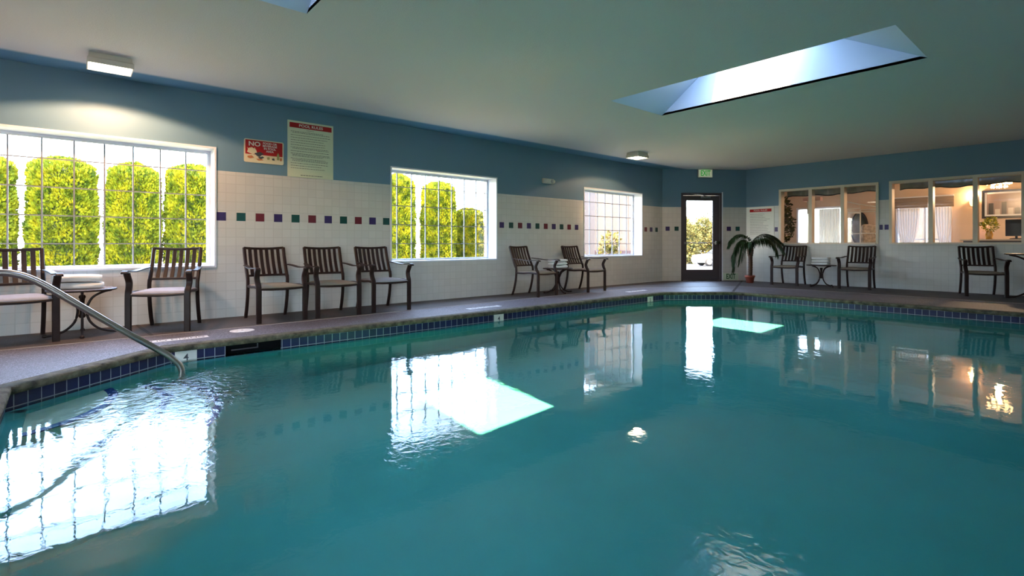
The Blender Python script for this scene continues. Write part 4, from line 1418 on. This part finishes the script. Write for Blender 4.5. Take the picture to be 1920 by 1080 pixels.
# parked car
M['carpaint'] = mat('white car paint', (0.80, 0.80, 0.82), 0.25, coat=0.5)
M['carglass'] = mat('dark car glass', (0.03, 0.035, 0.045), 0.06)
M['tyre'] = mat('tyre rubber', (0.015, 0.015, 0.015), 0.8)
r = empty('car', far(38.5, 1357), YAW); tag(r, 'white parked sedan partly visible low in the door glass', 'car')
sect = [(-2.2, 0.35, 0.62, 0.70), (-2.1, 0.28, 0.80, 0.80), (-1.5, 0.26, 0.88, 0.84), (-0.9, 0.26, 0.92, 0.86), (0.6, 0.26, 0.93, 0.86), (1.5, 0.26, 0.94, 0.84), (2.1, 0.30, 0.90, 0.78), (2.25, 0.38, 0.70, 0.70)]
q = MB(); vs_ = []
for (x, zb, zt, hw) in sect:
    vs_ += [(x, -hw * 0.96, zb), (x, -hw, (zb + zt) / 2), (x, -hw * 0.95, zt - 0.04), (x, -hw * 0.8, zt), (x, hw * 0.8, zt), (x, hw * 0.95, zt - 0.04), (x, hw, (zb + zt) / 2), (x, hw * 0.96, zb)]
fs_ = [(i * 8 + j, i * 8 + (j + 1) % 8, (i + 1) * 8 + (j + 1) % 8, (i + 1) * 8 + j) for i in range(7) for j in range(8)] + [tuple(range(8))[::-1], tuple(56 + j for j in range(8))]
q.add(vs_, fs_, 0, True); q.build('body', M['carpaint'], r)
q = MB(); v = []
for (x, z, hw) in [(-1.15, 0.90, 0.74), (-0.45, 1.36, 0.58), (0.75, 1.38, 0.58), (1.65, 0.92, 0.72)]:
    v += [(x, -hw, z), (x, hw, z)]
v2 = [(-1.15, -0.76, 0.86), (-1.15, 0.76, 0.86), (1.65, -0.74, 0.86), (1.65, 0.74, 0.86)]
q.add(v + v2, [(0, 1, 3, 2), (2, 3, 5, 4), (4, 5, 7, 6), (0, 2, 4, 6, 10, 8), (1, 9, 11, 7, 5, 3)]); q.build('cabin_glass', M['carglass'], r, recalc=False)
q = MB(); q.box(-0.48, 0.82, -0.6, 0.6, 1.35, 1.41); q.build('roof', M['carpaint'], r, bevel=0.02)
for x in (-1.4, 1.4):
    for s in (-1, 1):
        q = MB(); q.tube([(x, s * 0.66, 0.32), (x, s * 0.86, 0.32)], 0.32, 20, ref=(0, 0, 1)); w_ = q.build('wheel', M['tyre'], r)
        q = MB(); q.tube([(x, s * 0.861, 0.32), (x, s * 0.87, 0.32)], 0.19, 16, ref=(0, 0, 1)); q.build('hub_cap', M['chrome'], w_)

# ------------------------------------------------------------------ lobby beyond the far wall
LB = 17.0
LZ = 2.72
M['lobby'] = mat('tan lobby wall', (0.62, 0.47, 0.35), 0.7)
M['lobbyceil'] = mat('lobby ceiling', (0.62, 0.56, 0.50), 0.8)
M['lobbyfloor'] = mat('brown lobby carpet', (0.16, 0.11, 0.08), 0.9)
LWN = [(-6.30, -4.98, 0.35, 2.02), (-3.78, -2.62, 0.55, 2.02)]
mb = MB(); wall_boxes(mb, lambda a, b_, c_, d_: mb.box(a, b_, LB, LB + 0.15, c_, d_), -7.4, 1.5, 0, LZ, LWN)
struct(mb, 'wall_lobby_back', M['lobby'])
mb = MB(); mb.prism([(-6.15, WY + 0.16), (-7.35, LB + 0.15), (-7.5, LB + 0.15), (-6.3, WY + 0.16)], 0, LZ); struct(mb, 'wall_lobby_left', M['lobby'])
LP = [(-6.3, WY + 0.16), (1.65, WY + 0.16), (1.65, LB + 0.15), (-7.5, LB + 0.15)]
mb = MB(); mb.box(1.5, 1.65, WY + 0.16, LB + 0.15, 0, LZ); struct(mb, 'wall_lobby_right', M['lobby'])
mb = MB(); mb.prism(LP, -0.2, 0.0); struct(mb, 'floor_lobby', M['lobbyfloor'])
mb = MB(); mb.prism(LP, LZ, LZ + 0.1); struct(mb, 'ceiling_lobby', M['lobbyceil'])
for n, (x0, x1, z0, z1) in enumerate(LWN):
    q = MB(); a, b_ = LB - 0.02, LB + 0.12; e_ = 0.05
    q.box(x0, x0 + e_, a, b_, z0, z1); q.box(x1 - e_, x1, a, b_, z0, z1); q.box(x0 + e_, x1 - e_, a, b_, z0, z0 + e_); q.box(x0 + e_, x1 - e_, a, b_, z1 - e_, z1)
    if n == 0: q.box(-5.99, -5.96, a, b_, z0 + e_, z1 - e_)
    if n == 1:
        q.box(-3.17, -3.13, a, b_, z0 + e_, z1 - e_); q.box(x0 + e_, x1 - e_, LB + 0.03, LB + 0.06, 1.02, 1.05)
    wo = tag(q.build('window_%d' % (n + 8), M['white']), kind='structure')
    q = MB(); q.box(x0 + e_, x1 - e_, LB + 0.07, LB + 0.076, z0 + e_, z1 - e_); q.build('glass_pane', M['glass'], wo)
    portal(((x0 + x1) / 2, LB + 0.3, (z0 + z1) / 2), x1 - x0, z1 - z0, (0, -1, 0))

M['sheer'] = mat('sheer white curtain', (0.85, 0.85, 0.86), 0.9)
b_ = M['sheer'].node_tree.nodes['Principled BSDF']; b_.inputs['Alpha'].default_value = 0.62
M['drape'] = mat('white vertical drape', (0.78, 0.76, 0.72), 0.9)
M['drape'].node_tree.nodes['Principled BSDF'].inputs['Alpha'].default_value = 0.8
M['valance'] = mat('grey green valance cloth', (0.26, 0.25, 0.21), 0.85, var=0.15, vscale=6)
M['blind'] = mat('taupe roman blind', (0.25, 0.20, 0.165), 0.9)
M['maple'] = mat('salmon beam', (0.62, 0.40, 0.32), 0.6)


def pleated(q, x0, x1, y, z0f, z1, amp=0.025, wl=0.12, n=60, width=None):
    """hanging cloth with vertical folds; z0f(x) gives the hem"""
    v = []; rows = 12
    for i in range(n + 1):
        u = i / n; x = x0 + (x1 - x0) * u
        for j in range(rows + 1):
            t_ = j / rows
            zz = z1 + (z0f(u) - z1) * t_
            xx = x
            if width: xx = (x0 + x1) / 2 + (x - (x0 + x1) / 2) * width(t_) + width.off * (1 - width(t_)) if hasattr(width, 'off') else (x0 + x1) / 2 + (x - (x0 + x1) / 2) * width(t_)
            v.append((xx, y + amp * math.sin(2 * PI * x / wl), zz))
    f = [(i * (rows + 1) + j, (i + 1) * (rows + 1) + j, (i + 1) * (rows + 1) + j + 1, i * (rows + 1) + j + 1) for i in range(n) for j in range(rows)]
    q.add(v, f, 0, True)
    return q


def cloth(q, name, m_, parent=None, th=0.004):
    o = q.build(name, m_, parent, recalc=False)
    s = o.modifiers.new('solid', 'SOLIDIFY'); s.thickness = th
    return o


for (x0, x1, lb) in ((-5.04, -3.18, 'grey-green gathered valance across the top of the left lobby window'), (-2.83, -1.02, 'grey-green gathered valance across the top of the right lobby window')):
    r = empty('valance', ((x0 + x1) / 2, WY + 0.30, 2.1)); tag(r, lb, 'valance')
    a = (x1 - x0) / 2
    hem = lambda u: -0.055 + 0.012 * math.sin(9 * u) + 0.010 * math.sin(23 * u)
    q = MB(); pleated(q, -a, a, 0, hem, 0.22, 0.022, 0.19); cloth(q, 'gathered_cloth', M['valance'], r)
    q = MB(); q.bar([(-a + 2 * a * i / 60, -0.004 + 0.022 * math.sin(2 * PI * (-a + 2 * a * i / 60) / 0.19), hem(i / 60) - 0.008) for i in range(61)], 0.010, 0.022, ref=(0, 0, 1)); q.build('black_trim', M['black'], r)
    q = MB(); q.tube([(-a, 0, 0.23), (a, 0, 0.23)], 0.014, 10); q.build('rod', M['bronze'], r)
    for s in (-1, 1):
        q = MB(); q.box(s * (a - 0.1) - 0.01, s * (a - 0.1) + 0.01, -0.14, 0.0, 0.215, 0.245); q.build('rod_bracket', M['bronze'], r)

# curtains on the lobby's own window
for (x0, x1, lb) in ((-3.76, -3.24, 'sheer white tied curtain at the left of the lobby back window'), (-2.92, -2.58, 'sheer white tied curtain at the right of the lobby back window')):
    r = empty('sheer_curtain', ((x0 + x1) / 2, LB - 0.14, 0.35)); tag(r, lb, 'curtain')
    a = (x1 - x0) / 2
    wd = lambda t_: 1 - 0.72 * math.exp(-((t_ - 0.88) / 0.42) ** 2)
    q = MB(); pleated(q, -a, a, 0, lambda u: 0.0, 1.50, 0.018, 0.06, 50, wd); cloth(q, 'sheer_cloth', M['sheer'], r, 0.002)
    q = MB(); q.tube([(a * 0.30 * math.cos(2 * PI * i / 20), 0.03 * math.sin(2 * PI * i / 20), 0.20) for i in range(20)], 0.012, 6, closed=True); q.build('tie', M['sheer'], r)
for (x0, x1, lb) in ((-3.80, -3.08, 'taupe roman blind above the left part of the lobby back window'), (-2.99, -2.56, 'taupe roman blind above the right part of the lobby back window')):
    r = empty('roman_blind', ((x0 + x1) / 2, LB - 0.05, 1.86)); tag(r, lb, 'blind')
    a = (x1 - x0) / 2; q = MB()
    for k in range(4):
        q.box(-a, a, -0.02 - 0.006 * k, 0.0, 0.07 * (3 - k) + 0.005, 0.07 * (4 - k))
    q.build('folded_cloth', M['blind'], r)
    q = MB(); q.box(-a, a, -0.03, 0.02, 0.28, 0.31); q.build('head_rail', M['white'], r)
# white vertical drape and beam in the middle pane of the left lobby window
r = empty('drape', (-5.30, LB - 0.30, 0.02)); tag(r, 'tall white vertical drape seen through the middle pane of the left lobby window', 'curtain')
q = MB(); pleated(q, -0.27, 0.27, 0, lambda u: 0.0, 1.92, 0.02, 0.075, 60); cloth(q, 'drape_cloth', M['drape'], r)
r = empty('white_column', (-5.42, 15.6, 0)); tag(r, 'white square column behind the middle pane of the left lobby window', 'column')
q = MB(); q.box(-0.07, 0.07, -0.07, 0.07, 0, 2.1); q.build('shaft', M['drape'], r, bevel=0.008)
q = MB(); q.box(-0.16, 0.28, -0.10, 0.10, 2.1, 2.2); q.build('capital', M['maple'], r, bevel=0.008)

# indoor ficus tree
r = empty('ficus_tree', (-5.45, 13.75, 0)); tag(r, 'leafy indoor tree in the left pane of the left lobby window', 'plant')
q = MB(); q.lathe([(0.0001, 0.002), (0.13, 0.002), (0.17, 0.30), (0.18, 0.32), (0.16, 0.33), (0.15, 0.28), (0.0001, 0.28)], 24, (0, 0, 0), 0, True, False); q.build('pot', M['terracotta'], r)
q = MB(); q.tube(smooth_path([(0, 0, 0.25), (0.03, 0, 0.8), (-0.02, 0, 1.3), (0.02, 0, 1.9)], 5), 0.022, 8, ref=(1, 0, 0))
for k in range(10):
    a = k * 2.4; z = 0.9 + 0.1 * k
    q.tube([(0, 0, z), (0.12 * math.cos(a), 0.12 * math.sin(a), z + 0.12), (0.22 * math.cos(a), 0.2 * math.sin(a), z + 0.18)], 0.007, 5, ref=(1, 0, 0))
q.build('trunk', M['wood'], r)
q = MB(); foliage_cloud(q, [(0, 0, 1.9, 0.19), (-0.04, 0, 1.65, 0.22), (0.06, 0, 1.42, 0.22), (0.10, 0, 1.2, 0.17), (-0.05, 0, 1.05, 0.13)], 1100, 0.075, 31); q.build('foliage', M['ficus'], r, recalc=False)

# white tubular luggage cart
r = empty('luggage_cart', (-3.87, 14.2, 0)); tag(r, 'white tubular luggage cart in the right pane of the left lobby window', 'cart')
M['cartwhite'] = mat('white enamel tube', (0.80, 0.77, 0.70), 0.35)
for (x, y) in ((-0.18, -0.25), (-0.05, 0.25), (0.52, -0.25), (0.40, 0.25)):
    q = MB(); q.tube([(x, y, 0.18), (x, y, 1.74)], 0.014, 8, ref=(1, 0, 0)); q.build('post', M['cartwhite'], r)
q = MB(); q.tube([(-0.22, -0.25, 1.93), (0.0, -0.25, 1.86), (0.52, -0.25, 1.74)], 0.013, 8, ref=(0, 1, 0)); q.tube([(-0.22, -0.25, 1.93), (-0.22, -0.25, 1.76)], 0.012, 8, ref=(0, 1, 0))
q.tube([(-0.18, -0.25, 1.74), (-0.05, 0.25, 1.78), (0.0, 0.0, 1.86)], 0.012, 8, ref=(0, 1, 0)); q.tube([(-0.05, 0.25, 1.74), (0.40, 0.25, 1.74)], 0.013, 8); q.build('top_arch', M['cartwhite'], r)
q = MB(); q.tube([(-0.18, -0.25, 1.66), (0.52, -0.25, 1.66)], 0.012, 8); q.tube([(-0.18, -0.25, 1.16), (0.52, -0.25, 1.16)], 0.012, 8); q.tube([(-0.18, -0.25, 1.66), (-0.05, 0.25, 1.66)], 0.012, 8); q.build('cross_rail', M['cartwhite'], r)
q = MB(); q.box(-0.22, 0.56, -0.29, 0.29, 0.14, 0.18); q.build('deck', M['bronze'], r, bevel=0.01)
for (x, y) in ((-0.15, -0.22), (-0.15, 0.22), (0.49, -0.22), (0.49, 0.22)):
    q = MB(); q.tube([(x, y - 0.02, 0.07), (x, y + 0.02, 0.07)], 0.07, 14); q.build('wheel', M['tyre'], r)

# oval mirror on the lobby wall
r = empty('wall_mirror', (-4.62, LB - 0.03, 1.35)); tag(r, 'oval dark-rimmed mirror on the lobby wall behind the white cart', 'mirror')
q = MB(); q.tube([(0.20 * math.cos(2 * PI * i / 36), -0.005, 0.46 * math.sin(2 * PI * i / 36)) for i in range(36)], 0.022, 8, ref=(0, 1, 0), closed=True); q.build('rim', M['bronze'], r)
q = MB(); n = 36; q.add([(0.20 * math.cos(2 * PI * i / n), 0.0, 0.46 * math.sin(2 * PI * i / n)) for i in range(n)] + [(0.20 * math.cos(2 * PI * i / n), 0.015, 0.46 * math.sin(2 * PI * i / n)) for i in range(n)], [tuple(range(n))] + [tuple(range(n, 2 * n))[::-1]] + [(i, (i + 1) % n, n + (i + 1) % n, n + i) for i in range(n)]); q.build('mirror_glass', mat('dim mirror', (0.4, 0.38, 0.34), 0.1, metal=1.0), r)
# high-backed upholstered chair
M['uphol'] = mat('pale patterned upholstery', (0.50, 0.42, 0.33), 0.9, var=0.4, vscale=14)
r = empty('lobby_armchair', (-4.05, 16.1, 0), 0.2); tag(r, 'pale high-backed upholstered chair behind the white cart in the lobby', 'chair')
q = MB(); q.box(-0.32, 0.32, -0.32, 0.28, 0.20, 0.46); q.build('seat', M['uphol'], r, bevel=0.05)
q = MB(); q.box(-0.30, 0.30, 0.22, 0.36, 0.40, 1.45); q.build('backrest', M['uphol'], r, bevel=0.06)
for s in (-1, 1):
    q = MB(); q.box(s * 0.35 - 0.06, s * 0.35 + 0.06, -0.30, 0.30, 0.20, 0.66); q.build('armrest', M['uphol'], r, bevel=0.04)
    for y in (-0.26, 0.26):
        q = MB(); q.box(s * 0.28 - 0.025, s * 0.28 + 0.025, y - 0.025, y + 0.025, 0, 0.2); q.build('leg', M['bronze'], r)

# sconce
r = empty('wall_sconce', (-2.20, LB, 1.95)); tag(r, 'glowing wall sconce on the lobby wall in the middle pane of the right window', 'wall lamp')
M['warmglass'] = mat('lit amber glass', (0.9, 0.7, 0.45), 0.5, emit=(1.0, 0.55, 0.22), es=3.5)
q = MB(); q.box(-0.04, 0.04, -0.02, -0.001, -0.10, 0.06); q.build('back_plate', M['bronze'], r)
q = MB(); q.lathe([(0.03, -0.10), (0.055, -0.06), (0.07, 0.04), (0.068, 0.09), (0.05, 0.09)], 20, (0, -0.10, 0)); q.build('lamp_shade', M['warmglass'], r)
ld = bpy.data.lights.new('sconce_bulb', 'POINT'); ld.energy = 20; ld.color = (1.0, 0.55, 0.25); ld.shadow_soft_size = 0.02
lo = bpy.data.objects.new('sconce_bulb', ld); COL.objects.link(lo); lo.parent = r; lo.location = (0, -0.12, 0.16)

# chandelier: small bulbs on rods
r = empty('chandelier', (-1.52, 14.9, LZ)); tag(r, 'small chandelier of clustered lit bulbs at the top of the rightmost lobby pane', 'chandelier')
q = MB(); q.tube([(0, 0, 0), (0, 0, -0.42)], 0.012, 8, ref=(1, 0, 0)); q.tube([(0.2 * math.cos(2 * PI * i / 24), 0.2 * math.sin(2 * PI * i / 24), -0.42) for i in range(24)], 0.010, 6, closed=True)
q.tube([(-0.2, 0, -0.42), (0.2, 0, -0.42)], 0.007, 6); q.tube([(0, -0.2, -0.42), (0, 0.2, -0.42)], 0.007, 6)
q.lathe([(0.05, -0.03), (0.06, -0.001)], 16); q.build('ring_frame', M['bronze'], r)
M['bulb'] = mat('lit small bulb', (1, 0.8, 0.5), 0.5, emit=(1.0, 0.62, 0.28), es=14.0)
bl = MB(); bl.lathe([(0.004, 0.03), (0.014, 0.018), (0.017, 0.0), (0.012, -0.014), (0.001, -0.018)], 10)
first = None
for ring_, z in ((0.19, -0.46), (0.19, -0.53), (0.12, -0.53), (0.12, -0.60), (0.05, -0.60)):
    for k in range(8 if ring_ > 0.1 else 4):
        a = 2 * PI * k / (8 if ring_ > 0.1 else 4) + z * 9
        if first is None:
            first = bl.build('bulb', M['bulb'], r); o = first
        else:
            o = first.copy(); COL.objects.link(o); o.parent = r
        o.location = (ring_ * math.cos(a), ring_ * math.sin(a), z)
ld = bpy.data.lights.new('chandelier_glow', 'POINT'); ld.energy = 110; ld.color = (1.0, 0.66, 0.38); ld.shadow_soft_size = 0.03
lo = bpy.data.objects.new('chandelier_glow', ld); COL.objects.link(lo); lo.parent = r; lo.location = (0, 0, -0.7)

# framed picture
r = empty('framed_picture', (-1.42, LB, 1.88)); tag(r, 'wide black-framed picture on the lobby wall behind the rightmost pane', 'picture')
q = MB()
for a in ((-0.62, 0.62, 0.29, 0.34), (-0.62, 0.62, -0.34, -0.29), (-0.62, -0.57, -0.29, 0.29), (0.57, 0.62, -0.29, 0.29)):
    q.box(a[0], a[1], -0.04, -0.001, a[2], a[3])
q.build('frame', M['black'], r)
q = MB(); q.box(-0.57, 0.57, -0.02, -0.002, -0.29, 0.29); q.build('mount', M['white'], r)
q = MB(); q.box(-0.53, 0.53, -0.023, -0.020, -0.25, 0.25, 0)
for k in range(9):
    x = -0.50 + 0.115 * k; rnd.seed(k)
    q.box(x, x + 0.09, -0.026, -0.023, -0.25, -0.20 + rnd.uniform(0.05, 0.26), 1 + k % 2)
q.build('print', [mat('mauve print', (0.22, 0.16, 0.15), 0.3), mat('dark print', (0.03, 0.03, 0.035), 0.3), mat('pale print', (0.45, 0.42, 0.40), 0.3)], r)

# counter with monitor, flowers and panel
r = empty('reception_counter', (-1.15, 14.5, 0)); tag(r, 'lobby counter with a pale top edge in the rightmost pane', 'counter')
q = MB(); q.box(-0.85, 0.95, -0.28, 0.28, 0, 0.98); q.build('cabinet', mat('dark counter wood', (0.05, 0.03, 0.025), 0.4), r)
q = MB(); q.box(-0.90, 1.0, -0.33, 0.33, 0.98, 1.015); q.build('counter_top', M['cream'], r, bevel=0.004)
r = empty('monitor', (-1.22, 14.45, 1.015)); tag(r, 'black computer monitor on the lobby counter', 'monitor')
q = MB(); q.box(-0.16, 0.16, -0.03, 0.0, 0.06, 0.40); q.build('screen', M['black'], r, bevel=0.006)
q = MB(); q.lathe([(0.10, 0.0), (0.10, 0.012), (0.02, 0.02), (0.02, 0.10)], 18); q.build('stand', M['black'], r)
r = empty('flower_vase', (-1.62, 14.4, 1.015)); tag(r, 'yellow flower arrangement beside the monitor on the lobby counter', 'flowers')
q = MB(); q.lathe([(0.0001, 0.0), (0.05, 0.0), (0.065, 0.10), (0.045, 0.16), (0.05, 0.17)], 18, cap=False); q.build('vase', mat('amber vase', (0.60, 0.35, 0.02), 0.2), r)
q = MB(); foliage_cloud(q, [(0, 0, 0.28, 0.12), (0.03, 0, 0.37, 0.08)], 420, 0.04, 41); q.build('blooms', leaf_mat('yellow blooms', (0.62, 0.48, 0.03), (0.35, 0.38, 0.04), (0.12, 0.16, 0.02), 25), r, recalc=False)
r = empty('water_dispenser', (-1.78, 15.15, 0.0)); tag(r, 'pink-tinted upright panel dispenser left of the flowers in the lobby', 'dispenser')
q = MB(); q.box(-0.09, 0.09, -0.10, 0.10, 0.0, 1.32); q.build('body', mat('pinkish panel', (0.66, 0.42, 0.36), 0.4), r, bevel=0.02)
q = MB(); q.lathe([(0.10, 0.0), (0.11, 0.03), (0.08, 0.07), (0.001, 0.09)], 20, (0, 0, 1.32)); q.build('lid', M['black'], r)
